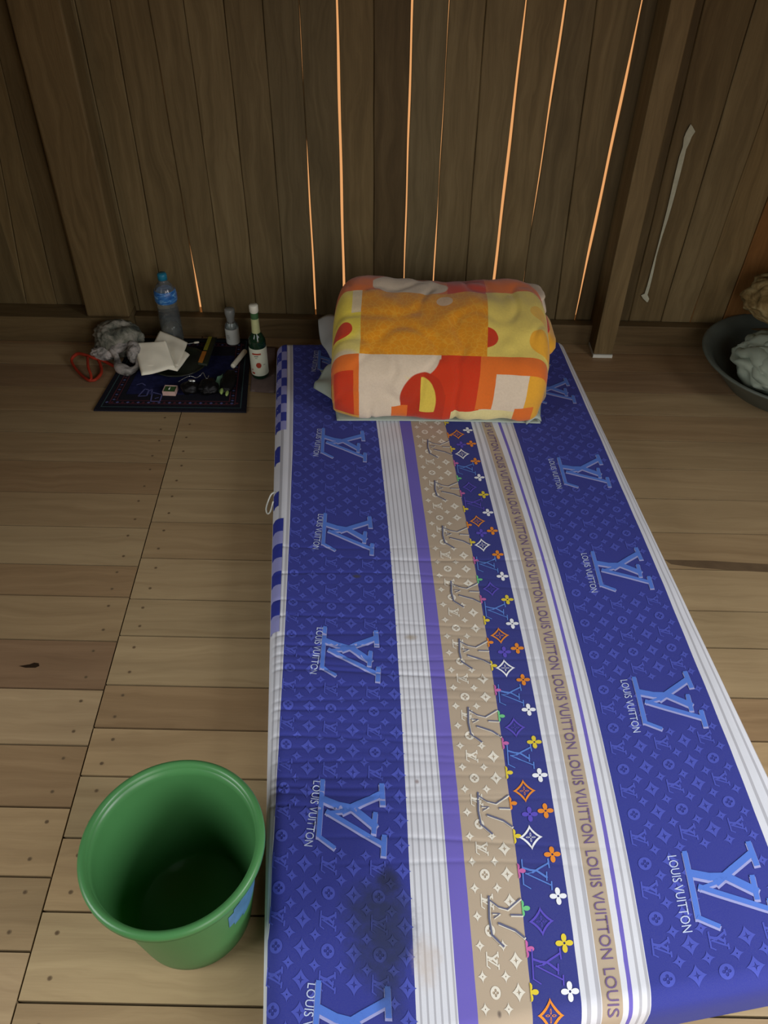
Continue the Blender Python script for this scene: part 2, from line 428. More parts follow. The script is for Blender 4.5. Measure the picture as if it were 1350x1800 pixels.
def inv(px, py):
    p = at(px, py, ZT); bs = [bX(k, p.y) for k in KEYS]
    return float(np.interp(p.x, bs, UN)), p.y - q(p.x)
def foot(X): return .325 + .18 * X
def head(X): return 2.39 + .06 * X
CREASE = []
rc = random.Random(3)
for py in (960, 1008, 1055, 1085, 1113, 1130, 1168, 1180, 1208, 1243, 1298, 1338, 1362, 1378, 1392, 1150, 1228, 1265, 1318, 1420):
    CREASE.append((at(560, py, ZT).y, rc.uniform(.0012, .0032), rc.uniform(.0022, .0036), rc.uniform(-.03, .02), rc.uniform(.12, .4)))
for py in (985, 1030, 1100, 1160, 1185, 1290, 1330, 1405, 1480, 1520):
    CREASE.append((at(850, py, ZT).y, rc.uniform(.0008, .002), rc.uniform(.0022, .0034), .12, .22))
def topz(X, Y):
    l, r = edges(Y); rad = .035
    f, h = foot(X), head(X)
    e = min(X - l, r - X, Y - f, h - Y); z = ZT
    # soft rim round the whole mattress
    for d in (X - l, r - X, Y - f, h - Y):
        if d < rad:
            d = max(0, d); z -= rad - math.sqrt(max(0, rad * rad - (rad - d) ** 2))
    z = max(z, .03)
    s = 0
    for (cy, a, wd, x0, ln) in CREASE:
        dy = Y - cy - .012 * math.sin(X * 9 + cy * 40) * .5
        if abs(dy) < wd * 4:
            dx = (X - x0) / ln if x0 > .05 else (X - l) / (ln + .12)
            fx = math.exp(-(dx * dx)) if x0 > .05 else max(0, 1 - dx * .75)
            s -= 1.5 * a * math.exp(-abs(dy) / wd) * fx
    n = noise.noise(Vector((X * 5, Y * 4, 0))) * .0035 + noise.noise(Vector((X * 14, Y * 14, 3))) * .0012
    return z + (s + n) * (1 if e > .01 else .4)
def cmap(u, v, off=0.0):
    Y = v; X = u2X(u, Y)
    for _ in range(2):
        Y = v + q(X); X = u2X(u, Y)
    f = foot(X)
    if Y < f: return (X, f - .0036 - off, max(.003, ZT - .035 - (f - Y) * .9))
    return (X, Y, topz(X, Y) + off)

def print_mat(name, col, weave=.06, is_fn=None, rough=.85):
    t = NT(name); c = t.coord(); o = t.xyz(c)
    base = col
    if is_fn: base = is_fn(t)
    n = t.noise(c, 900, 2); 
    cc = t.mix(t.m('MULTIPLY', n, weave * 3), base, tuple(x * .5 for x in (col if col else (.5, .5, .5))))
    # grime: soft dark stains at fixed places on the cloth
    wn = t.noise(c, 14, 5, .7)
    def blob(px, py, rx, ry, colr, amt, thr=.35):
        nonlocal cc
        p = at(px, py, ZT)
        dx = t.m('DIVIDE', t.m('SUBTRACT', o[0], p.x), rx); dy = t.m('DIVIDE', t.m('SUBTRACT', o[1], p.y), ry)
        d = t.m('ADD', t.m('MULTIPLY', dx, dx), t.m('MULTIPLY', dy, dy))
        d = t.m('ADD', d, t.m('MULTIPLY', t.m('SUBTRACT', wn, .5), 2.2))
        f = t.new('ShaderNodeMapRange', interpolation_type='SMOOTHSTEP'); t.setin(f.inputs[0], d)
        f.inputs[1].default_value = 1.1; f.inputs[2].default_value = thr - .5; f.inputs[3].default_value = 0; f.inputs[4].default_value = amt
        cc = t.mix(f.outputs[0], cc, colr)
    G = srgb(46, 52, 76)
    blob(672, 1640, .072, .095, G, .85); blob(682, 1545, .022, .03, srgb(44, 48, 66), .8); blob(640, 1590, .05, .06, G, .5)
    blob(690, 1745, .03, .05, G, .5)
    blob(627, 1013, .013, .007, srgb(70, 66, 30), 1, -.1); blob(847, 1191, .006, .008, srgb(120, 90, 50), .9, 0)
    blob(722, 1120, .018, .012, srgb(150, 130, 95), .7); blob(733, 1374, .005, .006, srgb(130, 110, 105), .9, 0)
    blob(750, 1690, .03, .05, srgb(190, 175, 160), .6); blob(878, 1782, .004, .006, srgb(70, 60, 60), .9, 0)
    w2 = t.new('ShaderNodeTexWave'); t.setin(w2.inputs['Vector'], c); w2.inputs['Scale'].default_value = 400
    t.bump(n, .25, .0006)
    return t.done(cc, rough, .15, Sheen_Weight=.05)
BLUE = srgb(36, 46, 140); LBLUE = srgb(76, 86, 178); WHITE = srgb(214, 216, 222); PURP = srgb(104, 92, 184); TAN = srgb(178, 160, 136); NAVY = srgb(38, 46, 128)
umin, umax = UN[0] - .16, UN[-1] + .16
def stripes(t):
    uv = t.new('ShaderNodeUVMap'); uv.uv_map = 'UVMap'; ox = t.xyz(uv.outputs[0])[0]
    f = t.m('DIVIDE', t.m('SUBTRACT', ox, umin), umax - umin)
    stops = []; P = lambda u: (u - umin) / (umax - umin)
    U = dict(zip(KEYS, UN)); g = srgb(176, 176, 182)
    def band(a, b, n, wfrac=.35, lines=g):
        st = [(a, WHITE)]
        for k in range(n):
            c = a + (b - a) * (k + .7) / n; hw = (b - a) / n * wfrac / 2
            st += [(c - hw, lines), (c + hw, WHITE)]
        return st
    stops += [(umin, WHITE)] + band(U['L'] + .004, U['wb'], 2, .3) + [(U['wb'], BLUE)]
    stops += band(U['bs'], U['sp'], 6, .3)
    stops += [(U['sp'], PURP), (U['pb'], TAN), (U['bn'], NAVY)] + band(U['nw'], U['w1'], 2, .4) + [(U['w1'], TAN), (U['w2'], WHITE), (U['p1'], PURP), (U['p2'], WHITE)]
    stops += band(U['p2'] + .003, U['sb'], 2, .35) + [(U['sb'], BLUE)]
    stops += [(U['in'], WHITE)] + band(U['in'], U['R'], 3, .3)[1:]
    out = None; K = 7
    for k in range(0, len(stops), K):
        ch = stops[k:k + K]; lo = ch[0][0] - .001; hi = (stops[k + K][0] if k + K < len(stops) else ch[-1][0]) + .001
        fk = t.m('DIVIDE', t.m('SUBTRACT', ox, lo), hi - lo, clamp=True)
        r = t.ramp(fk, [((u - lo) / (hi - lo), c) for u, c in ch], 'CONSTANT')
        out = r if out is None else t.mix(t.m('GREATER_THAN', ox, ch[0][0]), out, r)
    return out
M['print'] = print_mat('printed_cotton', None, is_fn=stripes)

DEC = {}   # material key -> list of (layer, [verts uv], [faces])
COLS = {'motif': LBLUE, 'checkblue': srgb(46, 56, 150), 'checkpale': srgb(150, 152, 206), 'logo': srgb(84, 122, 208), 'logoedge': srgb(158, 162, 212), 'text': srgb(190, 202, 228),
        'cream': srgb(222, 216, 200), 'graystroke': srgb(98, 100, 124), 'bandtext': srgb(112, 92, 132), 'white_': srgb(232, 234, 238), 'orange_': srgb(226, 138, 50),
        'yellow_': srgb(220, 198, 62), 'pink_': srgb(196, 104, 164), 'green_': srgb(112, 196, 132), 'violet_': srgb(92, 80, 186), 'sky_': srgb(92, 130, 206), 'navyd': NAVY}
def dec(key, layer, verts, faces): DEC.setdefault(key, []).append((layer, verts, faces))
def ring_shape(ro, ri, c, s, key, layer=0, n=32, rot=0, asp=1.0):
    v = []; 
    for k in range(n):
        a = 2 * math.pi * k / n
        for fn in (ri, ro):
            r = fn(a); x, y = (r if isinstance(r, tuple) else (r * math.cos(a), r * math.sin(a)))
            cr, sr = math.cos(rot), math.sin(rot)
            v.append((c[0] + s * (x * cr - y * sr), c[1] + s * asp * (x * sr + y * cr)))
    f = [(2 * k, 2 * k + 1, (2 * k + 3) % (2 * n), (2 * k + 2) % (2 * n)) for k in range(n)]
    dec(key, layer, v, f)
def ast(p, sc=1.0):
    return lambda a: (sc * math.copysign(abs(math.cos(a)) ** p, math.cos(a)), sc * math.copysign(abs(math.sin(a)) ** p, math.sin(a)))
zero = lambda a: (.0, .0)
def m_star(c, s, key, layer=0): ring_shape(ast(3.3), ast(1, .1), c, s, key, layer, 24)
def m_diam(c, s, key, layer=0): ring_shape(ast(2.7), ast(5.5, .62), c, s * 1.12, key, layer, 32, asp=1.1)
def m_diamO(c, s, key, layer=0):
    ring_shape(ast(2.6), ast(2.5, .70), c, s * 1.15, key, layer, 32, asp=1.1)
    for k in range(4):
        a = k * math.pi / 2
        ring_shape(lambda t_: (.27 + .2 * math.cos(t_), .075 * math.sin(t_)), lambda t_: (.27 + .14 * math.cos(t_), .04 * math.sin(t_)), c, s, key, layer, 12, rot=a)
def m_circ(c, s, key, layer=0): ring_shape(lambda a: 1.0, lambda a: .2 + .42 * abs(math.cos(2 * a)) ** .8, c, s * .9, key, layer, 32); ring_shape(lambda a: .13, zero, c, s, key, layer, 10)
def m_flow(c, s, key, layer=0, rot=0): ring_shape(lambda a: .22 + .78 * abs(math.cos(2 * a)) ** 1.1, lambda a: .13, c, s, key, layer, 40, rot=rot)
def stroke(pts, wd, key, layer):
    P = [Vector(p) for p in pts]
    for a, b in zip(P, P[1:]):
        d = (b - a); 
        if d.length < 1e-6: continue
        n = Vector((-d.y, d.x)).normalized() * wd / 2; e = d.normalized() * wd * .25
        a2, b2 = a - e, b + e
        dec(key, layer, [tuple(a2 - n), tuple(b2 - n), tuple(b2 + n), tuple(a2 + n)], [(0, 1, 2, 3)])
# big logo: strokes in units of its own height (u right, v towards the pillow)
def crop5(x, y): return inv(450 + x * .2963, 1350 + y * .2963)
C0 = crop5(555, 300)
LV = [([(380, 75), (355, 412)], 30), ([(352, 405), (448, 478)], 24), ([(380, 185), (470, 225), (560, 245), (690, 352)], 46), ([(692, 275), (682, 390)], 30),
      ([(500, 262), (600, 215), (730, 158)], 42), ([(730, 105), (736, 222)], 34), ([(500, 262), (405, 270)], 22), ([(405, 262), (740, 462)], 30), ([(745, 410), (740, 524)], 32)]
k5 = (crop5(600, 300)[0] - crop5(500, 300)[0]) / 100
LVr = []
for pts, wd in LV:
    LVr.append(([((crop5(*p)[0] - C0[0]), (crop5(*p)[1] - C0[1])) for p in pts], wd * k5))
def big_logo(c, sc=1.0, keys=('logoedge', 'logo'), dx=0):
    for pts, wd in LVr:
        P = [(c[0] + sc * p[0], c[1] + sc * p[1]) for p in pts]
        if keys[0]: stroke([(p[0] - .0004 * sc, p[1] - .0034 * sc) for p in P], wd * sc * 1.1, keys[0], 1)
        stroke(P, wd * sc * .9, keys[1], 2)
def small_lv(c, s, key, layer=0, f=1.0):
    for pts, wd in LVr:
        P = [(c[0] + s * p[0], c[1] + s * p[1]) for p in pts]; stroke(P, wd * s * .8 * f, key, layer)
def text2d(body):
    cu = bpy.data.curves.new('text', 'FONT'); cu.body = body; cu.size = 1; cu.align_x = 'CENTER'; cu.align_y = 'CENTER'; cu.resolution_u = 3
    o = bpy.data.objects.new('text', cu); COL.objects.link(o); dg = bpy.context.evaluated_depsgraph_get(); dg.update()
    me = o.evaluated_get(dg).to_mesh(); v = [(p.co.x, p.co.y) for p in me.vertices]; f = [tuple(p.vertices) for p in me.polygons]
    o.evaluated_get(dg).to_mesh_clear(); bpy.data.objects.remove(o); bpy.data.curves.remove(cu); return v, f
TX = text2d('LOUIS VUITTON'); tw = max(p[0] for p in TX[0]) - min(p[0] for p in TX[0])
th_ = max(p[1] for p in TX[0]) - min(p[1] for p in TX[0])
def text(c, length, height, key, layer=1, shear=0.0):
    # reads downwards, away from the pillow; letter tops to the right
    sx = length / tw; sy = height / th_
    dec(key, layer, [(c[0] + p[1] * sy - p[0] * sx * shear, c[1] - p[0] * sx) for p in TX[0]], TX[1])
U = dict(zip(KEYS, UN))
# logos and their lines of text in the two blue panels
left_logo = [(604, 640), (607, 783), (614, 940), (615, 1150), (614, 1437), (612, 1822)]
left_c = [inv(*p) for p in left_logo]
right_logo = [(955, 690), (1030, 830), (1096, 1003), (1176, 1235), (1270, 1562)]
right_c = [inv(*p) for p in right_logo]
pitch = (left_c[1][1] - left_c[4][1]) / 3
lu = sum(c[0] for c in left_c[1:5]) / 4; ru = sum(c[0] for c in right_c[1:]) / 4
big_all = []
for c in left_c: big_all.append((lu, c[1], 'L'))
for c in right_c: big_all.append((ru, c[1], 'R'))
for (u, v, sd) in big_all:
    big_logo((u, v))
    if sd == 'L': text((u - .0745, v + .003), .126, .0155, 'text', 1, .11)
    else: text((u - .082, v + .003), .126, .0155, 'text', 1, .03)
def blocked(u, v, r):
    for (a, b, sd) in big_all:
        if abs(u - a) < .052 + r * .2 and abs(v - b) < .062 + r * .3: return True
    return False
# small motifs
cA = inv(450 + 135 * .2963, 1350 + 710 * .2963); cB = inv(450 + 728 * .2963, 1350 + 765 * .2963); cC = inv(450 + 110 * .2963, 1350 + 1052 * .2963)
a_sp = (cB[0] - cA[0]) / 4; v_sp = (cA[1] - cC[1]) / 4
def lattice(u0, u1, ub, vb, key, s=1.0, kinds=True, vmin=.28, vmax=2.36, skip=None, w=None):
    nr = int((vmax - vb) / v_sp) + 1; n0 = int((vmin - vb) / v_sp) - 1
    for r in range(n0, nr):
        v = vb + r * v_sp
        if v < vmin or v > vmax: continue
        for c in range(-30, 30):
            mode = r % 4
            u = ub + c * a_sp + (a_sp / 2 if mode % 2 else 0)
            if u < u0 + .008 or u > u1 - .008: continue
            if skip and skip(u, v): continue
            pm = cmap(u, v)
            if pm[1] < foot(pm[0]) + .026: continue
            X = (u, v)
            if mode % 2: m_star(X, .0118 * s, key)
            elif (mode == 0) == (c % 2 == 0) and mode == 0: m_circ(X, .0125 * s, key)
            elif mode == 2 and c % 2 == 0: small_lv(X, .22 * s, key, 0, 1.7)
            else: m_diam(X, .0135 * s, key)
lattice(U['wb'], U['bs'], cA[0], cA[1], 'motif', skip=lambda u, v: blocked(u, v, 0))
cR = inv(1000 + 440 * .2593, 1350 + 315 * .2593)
lattice(U['sb'], U['in'], cR[0], cR[1], 'motif', skip=lambda u, v: blocked(u, v, 0))
# beige panel
cT = inv(750 + 375 * .2593, 1350 + 550 * .2593)
tan_logo = [(770, 790), (784, 862), (800, 945), (814, 1045), (830, 1150), (846, 1275), (866, 1430), (888, 1620)]
TS = [([(318, 165), (320, 290), (338, 380), (415, 445)], 12), ([(320, 185), (380, 225), (440, 240), (560, 180)], 8), ([(380, 315), (490, 355), (585, 395)], 12), ([(460, 270), (560, 272)], 9), ([(340, 260), (390, 262), (350, 285)], 5)]
def crop6(x, y): return inv(750 + x * .2593, 1350 + y * .2593)
T0 = crop6(440, 305); k6 = (crop6(500, 300)[0] - crop6(400, 300)[0]) / 100
tanc = [inv(*p) for p in tan_logo]
lattice(U['pb'], U['bn'], cT[0], cT[1] + v_sp * 2, 'cream', .85, skip=lambda u, v: any(abs(v - b) < .03 and u > U['pb'] + .045 and abs(u - U['bn']) < .05 for a, b in tanc))
for (u, v) in tanc:
    for pts, wd in TS:
        P = [(U['bn'] - .03 + (crop6(*p)[0] - T0[0]), v + (crop6(*p)[1] - T0[1])) for p in pts]
        P = [(min(x, U['bn'] - .001), y) for x, y in P]
        stroke([(x + .0012, y - .0018) for x, y in P], wd * k6 * 1.1, 'cream', 1)
        stroke(P, wd * k6, 'graystroke', 2)
# coloured motifs on the navy panel
rc_seq = [(1745, 'white_'), (1660, 'yellow_'), (1577, 'white_'), (1503, 'orange_'), (1425, 'orange_'), (1362, 'white_'), (1303, 'yellow_'), (1248, 'white_'), (1195, 'orange_'), (1140, 'orange_'), (1096, 'white_'), (1054, 'yellow_'), (1013, 'white_'), (975, 'orange_'), (933, 'orange_'), (900, 'white_'), (868, 'yellow_'), (838, 'white_'), (810, 'orange_'), (780, 'orange_'), (756, 'white_')]
uR_ = U['nw'] - .0155; uC = (U['bn'] * .52 + U['nw'] * .48)
for py, k in rc_seq:
    v = inv(960 if py > 1300 else 900, py)[1]; m_flow((uR_, v), .0145, k, 1)
ce = [(1785, 'orange_', 'd'), (1702, 'violet_', 'l'), (1621, 'violet_', 'd'), (1539, 'sky_', 'l'), (1472, 'white_', 'd'), (1431, 'violet_', 'f'), (1391, 'orange_', 'd'), (1331, 'sky_', 'l'), (1279, 'violet_', 'd'), (1223, 'sky_', 'l'), (1174, 'white_', 'd'), (1146, 'violet_', 'f'), (1117, 'orange_', 'd'), (1074, 'sky_', 'l'), (1035, 'violet_', 'd'), (993, 'sky_', 'l'), (958, 'white_', 'd'), (937, 'violet_', 'f'), (916, 'orange_', 'd'), (885, 'violet_', 'l'), (855, 'violet_', 'd'), (823, 'sky_', 'l'), (798, 'white_', 'd'), (782, 'violet_', 'f'), (764, 'orange_', 'd')]
for py, k, ty in ce:
    px = 940 if py > 1400 else 880; v = inv(px, py)[1]
    c = (uC - .008 if ty != 'f' else uC - .004, v)
    if ty == 'd': m_diamO(c, .0185, k, 1)
    elif ty == 'f': m_flow((c[0], c[1]), .0145, k, 1)
    else: small_lv((c[0] + .002, c[1]), .40, k, 1, .75)
lf = ['yellow_', 'pink_', 'green_', 'pink_', 'yellow_', 'orange_']
vv = inv(910, 1745)[1]; i = 0
while vv < 2.3:
    c = (U['bn'], vv)
    v = []; n = 24
    ring_shape(lambda a: (max(0, (.25 + .75 * abs(math.cos(2 * a)) ** 1.1) * math.cos(a)), (.25 + .75 * abs(math.cos(2 * a)) ** 1.1) * math.sin(a)), zero, c, .0135, lf[i % 6], 1, 32)
    vv += .0625; i += 1
# lettering down the narrow beige band
um = (U['w1'] + U['w2']) / 2
v1 = inv(1055, 1650)[1]; L_ = inv(1020, 1385)[1] - inv(1050, 1735)[1]
L_ = inv(1040, 1491)[1] - inv(1075, 1696)[1]
v = inv(1058, 1586)[1] - L_ * 2
while v < 2.3:
    text((um, v), L_ * .93, (U['w2'] - U['w1']) * .56, 'bandtext', 1); v += L_
# checks along the left edge
def check(y0, y1, k, half=None):
    a, b = U['L'] + .0005, U['L'] + .0225; mid = (a + b) / 2
    if half == 0: b = mid
    if half == 1: a = mid
    va, vb = inv(478, y0)[1], inv(478, y1)[1]
    dec(k, 1, [(a, vb), (b, vb), (b, va), (a, va)], [(0, 1, 2, 3)])
ys = [752 - 15.2 * k for k in range(11)]
for i in range(10):
    A_, B_ = ('checkpale', 'checkblue') if i % 2 == 0 else ('checkblue', 'checkpale')
    check(ys[i + 1], ys[i], A_, 1); check(ys[i + 1], ys[i], B_, 0)
check(780, 808, 'checkblue', 0); check(860, 886, 'checkblue', 0)
yy = 909
for i, h_ in enumerate((22, 22, 24, 24, 24, 26, 27, 29)): check(yy, yy + h_, 'checkpale' if i % 2 else 'checkblue'); yy += h_

matt = empty('mattress', (.2, 1.35, 0), 'single foam mattress in a blue, white and beige striped cover lying on the floor', 'mattress')
def build_cover():
    # rows follow the length of the mattress, columns cross it; the two sides hang to the floor
    NV = 700; NU = 150
    verts = []; uvs = []
    t = np.linspace(0, 1, NU)
    for j in range(NV + 1):
        s = j / NV
        row = []
        for i in range(NU):
            # X,Y at this position
            Ym = .33 + (2.40 - .33) * s
            l, r = edges(Ym); X = l + (r - l) * t[i]
            Y = foot(X) + (head(X) - foot(X)) * s; l, r = edges(Y); X = l + (r - l) * t[i]
            row.append((X, Y, topz(X, Y), float(np.interp(X, [bX(k, Y) for k in KEYS], UN))))
        # side skirts
        X0, Y0, z0, u0 = row[0]; X1, Y1, z1, u1 = row[-1]
        L_s = [(X0 - .003, Y0, z0 * f, u0 - .1 * (1 - f)) for f in (.02, .35, .7)]; R_s = [(X1 + .003, Y1, z1 * f, u1 + .1 * (1 - f)) for f in (.7, .35, .02)]
        row = L_s + row + R_s
        verts.append(row)
    # foot and head skirts
    f0 = [[(x, y - .003, z * f, u) for (x, y, z, u) in verts[0]] for f in (.02, .35, .7)]
    h0 = [[(x, y + .003, z * f, u) for (x, y, z, u) in verts[-1]] for f in (.7, .35, .02)]
    rows = f0 + verts + h0
    n, mm = len(rows), len(rows[0])
    V = [(a[0], a[1], a[2]) for r_ in rows for a in r_]; UU = [a[3] for r_ in rows for a in r_]; VV = [a[1] for r_ in rows for a in r_]
    Fs = [tuple(reversed(f)) for f in grid_faces(n, mm)]
    mats = [M['print']]; mi = [0] * len(Fs)
    uvl = [(UU[i], VV[i]) for f in Fs for i in f]
    LAY = {0: .0007, 1: .0011, 2: .0015}
    for key, items in DEC.items():
        if key not in M: M[key] = print_mat('print_' + key.strip('_'), COLS[key])
        idx = len(mats); mats.append(M[key])
        bm = bmesh.new(); lay = bm.verts.layers.float.new('lay')
        for (layer, vs, fs) in items:
            bv = []
            for p in vs:
                b_ = bm.verts.new((p[0], p[1], 0)); b_[lay] = LAY[layer]; bv.append(b_)
            for f in fs:
                try: bm.faces.new([bv[k] for k in f])
                except ValueError: pass
        lim = .02 if key == 'motif' else .009
        for _ in range(4):
            long_e = [e for e in bm.edges if e.calc_length() > lim]
            if not long_e: break
            bmesh.ops.subdivide_edges(bm, edges=long_e, cuts=1, use_grid_fill=False); bmesh.ops.triangulate(bm, faces=bm.faces)
        bm.verts.index_update(); base = len(V)
        # clip the strokes/motifs at sensible bounds
        for v_ in bm.verts:
            V.append(cmap(v_.co.x, v_.co.y, v_[lay]))
        for f in bm.faces:
            ids = [base + q_.index for q_ in f.verts]
            # keep upward winding
            a, b_, c_ = (Vector(V[k]) for k in ids[:3])
            if (b_ - a).cross(c_ - a).z < 0: ids.reverse()
            Fs.append(tuple(ids)); mi.append(idx); uvl += [(0, 0)] * len(ids)
        bm.free()
    me = bpy.data.meshes.new('fabric_cover'); me.from_pydata(V, [], Fs)
    for m_ in mats: me.materials.append(m_)
    me.polygons.foreach_set('material_index', mi); me.polygons.foreach_set('use_smooth', [True] * len(Fs))
    ul = me.uv_layers.new(name='UVMap'); ul.data.foreach_set('uv', [c for p in uvl for c in p])
    me.update(); o = bpy.data.objects.new('fabric_cover', me); COL.objects.link(o)
    o.parent = matt; o.matrix_parent_inverse = Matrix.Translation((-.2, -1.35, 0))
build_cover()
def P0(parent, o):   # parent an object built in room coordinates
    o.parent = parent; o.matrix_parent_inverse = Matrix.Translation(-Vector(parent.location)); return o
# tie loop at the left edge
p0 = at(480, 868, .1); pth = catmull([p0 + Vector(d) for d in ((.006, .012, -.004), (-.006, 0, -.004), (-.016, -.03, -.022), (-.012, -.045, -.03), (-.003, -.048, -.02), (.004, -.03, .0))], 6)
P0(matt, solid('tie_loop', tube(pth, .0022, 8), M['white']))

# ------------------------------------------------------------ pillow and folded blanket
def cushion(name, corners, z0, h, mat, parent, n=60, seed=0, pinch=.14, wr=.006):
    V = []; c = [Vector((p[0], p[1])) for p in corners]
    for sgn in (1, -1):
        for i in range(n):
            for j in range(n):
                s, t = i / (n - 1), j / (n - 1)
                a, b = 2 * s - 1, 2 * t - 1
                # sides draw in between the corners
                a2 = a * (1 - pinch * (1 - b * b) * abs(a) ** 3); b2 = b * (1 - pinch * (1 - a * a) * abs(b) ** 3)
                s2, t2 = (a2 + 1) / 2, (b2 + 1) / 2
                P = c[0] * (1 - s2) * (1 - t2) + c[1] * s2 * (1 - t2) + c[2] * s2 * t2 + c[3] * (1 - s2) * t2
                e = max(0, (1 - a ** 4) * (1 - b ** 4)) ** .5
                z = z0 + h / 2 + sgn * (h / 2 * e * (.55 if sgn < 0 else 1))
                nn = noise.noise(Vector((P.x * 14, P.y * 14, seed))) + .6 * noise.noise(Vector((P.x * 34, P.y * 28, seed + 5)))
                if sgn < 0: z = max(z, z0); nn = abs(nn) * .2
                V.append((P.x, P.y, z + wr * nn * (.3 + e)))
    g = grid_faces(n, n); Fs = g + [tuple(reversed([k + n * n for k in f])) for f in g]
    Fs = [tuple(reversed(f)) for f in Fs] if ((c[1] - c[0]).cross(c[3] - c[0]) < 0) else Fs
    m = MB(); m.mesh(V, Fs); o = m.build(name, mat, None, True, weld=False)
    bm = bmesh.new(); bm.from_mesh(o.data); bmesh.ops.remove_doubles(bm, verts=bm.verts, dist=.0008); bmesh.ops.recalc_face_normals(bm, faces=bm.faces); bm.to_mesh(o.data); bm.free()
    if parent: P0(parent, o)
    return o
M['pale'] = plain('pale_green_cotton', srgb(168, 180, 168), .85, .15, .08, 12, .15, 500)
M['pale2'] = plain('pale_grey_cotton', srgb(178, 184, 182), .85, .15, .06, 12, .15, 500)
pw = empty('pillowcase', (.13, 2.13, .112), 'pale grey-green pillowcase flattened under the folded orange blanket', 'pillowcase')
pc = [at(592, 739, .118).xy, at(950, 744, .118).xy, at(968, 640, .118).xy, at(562, 650, .118).xy]
cushion('case_body', pc, .113, .008, M['pale'], pw, seed=2, wr=.001, pinch=.03)
def flap(name, pts, mat, parent, th=.004, n=14):
    # gently curved sheet of cloth from four 3D corners
    a, b, c, d = [Vector(p) for p in pts]; V = []
    for i in range(n):
        for j in range(n):
            s, t = i / (n - 1), j / (n - 1); P = a * (1 - s) * (1 - t) + b * s * (1 - t) + c * s * t + d * (1 - s) * t
            bow = math.sin(math.pi * t) * (1 - s)
            P.z += .008 * math.sin(t * 9 + s * 3) * (1 - s) + .012 * math.sin(math.pi * s)
            P.x -= .012 * bow
            V.append(tuple(P))
    m = MB(); m.mesh(V, grid_faces(n, n)); o = m.build(name, mat, None, True)
    so = o.modifiers.new('solid', 'SOLIDIFY'); so.thickness = th; so.offset = 0
    if parent: P0(parent, o)
    return o
flap('pillowcase_fold', [at(560, 562, .2), at(606, 560, .22), at(606, 640, .2), at(582, 632, .17)], M['pale2'], pw)
flap('pillowcase_fold', [at(584, 640, .16), at(606, 650, .17), at(606, 722, .135), at(552, 684, .125)], M['pale'], pw)
flap('pillowcase_fold', [at(951, 741, .122), at(925, 746, .119), at(925, 690, .14), at(952, 690, .16)], M['pale'], pw)

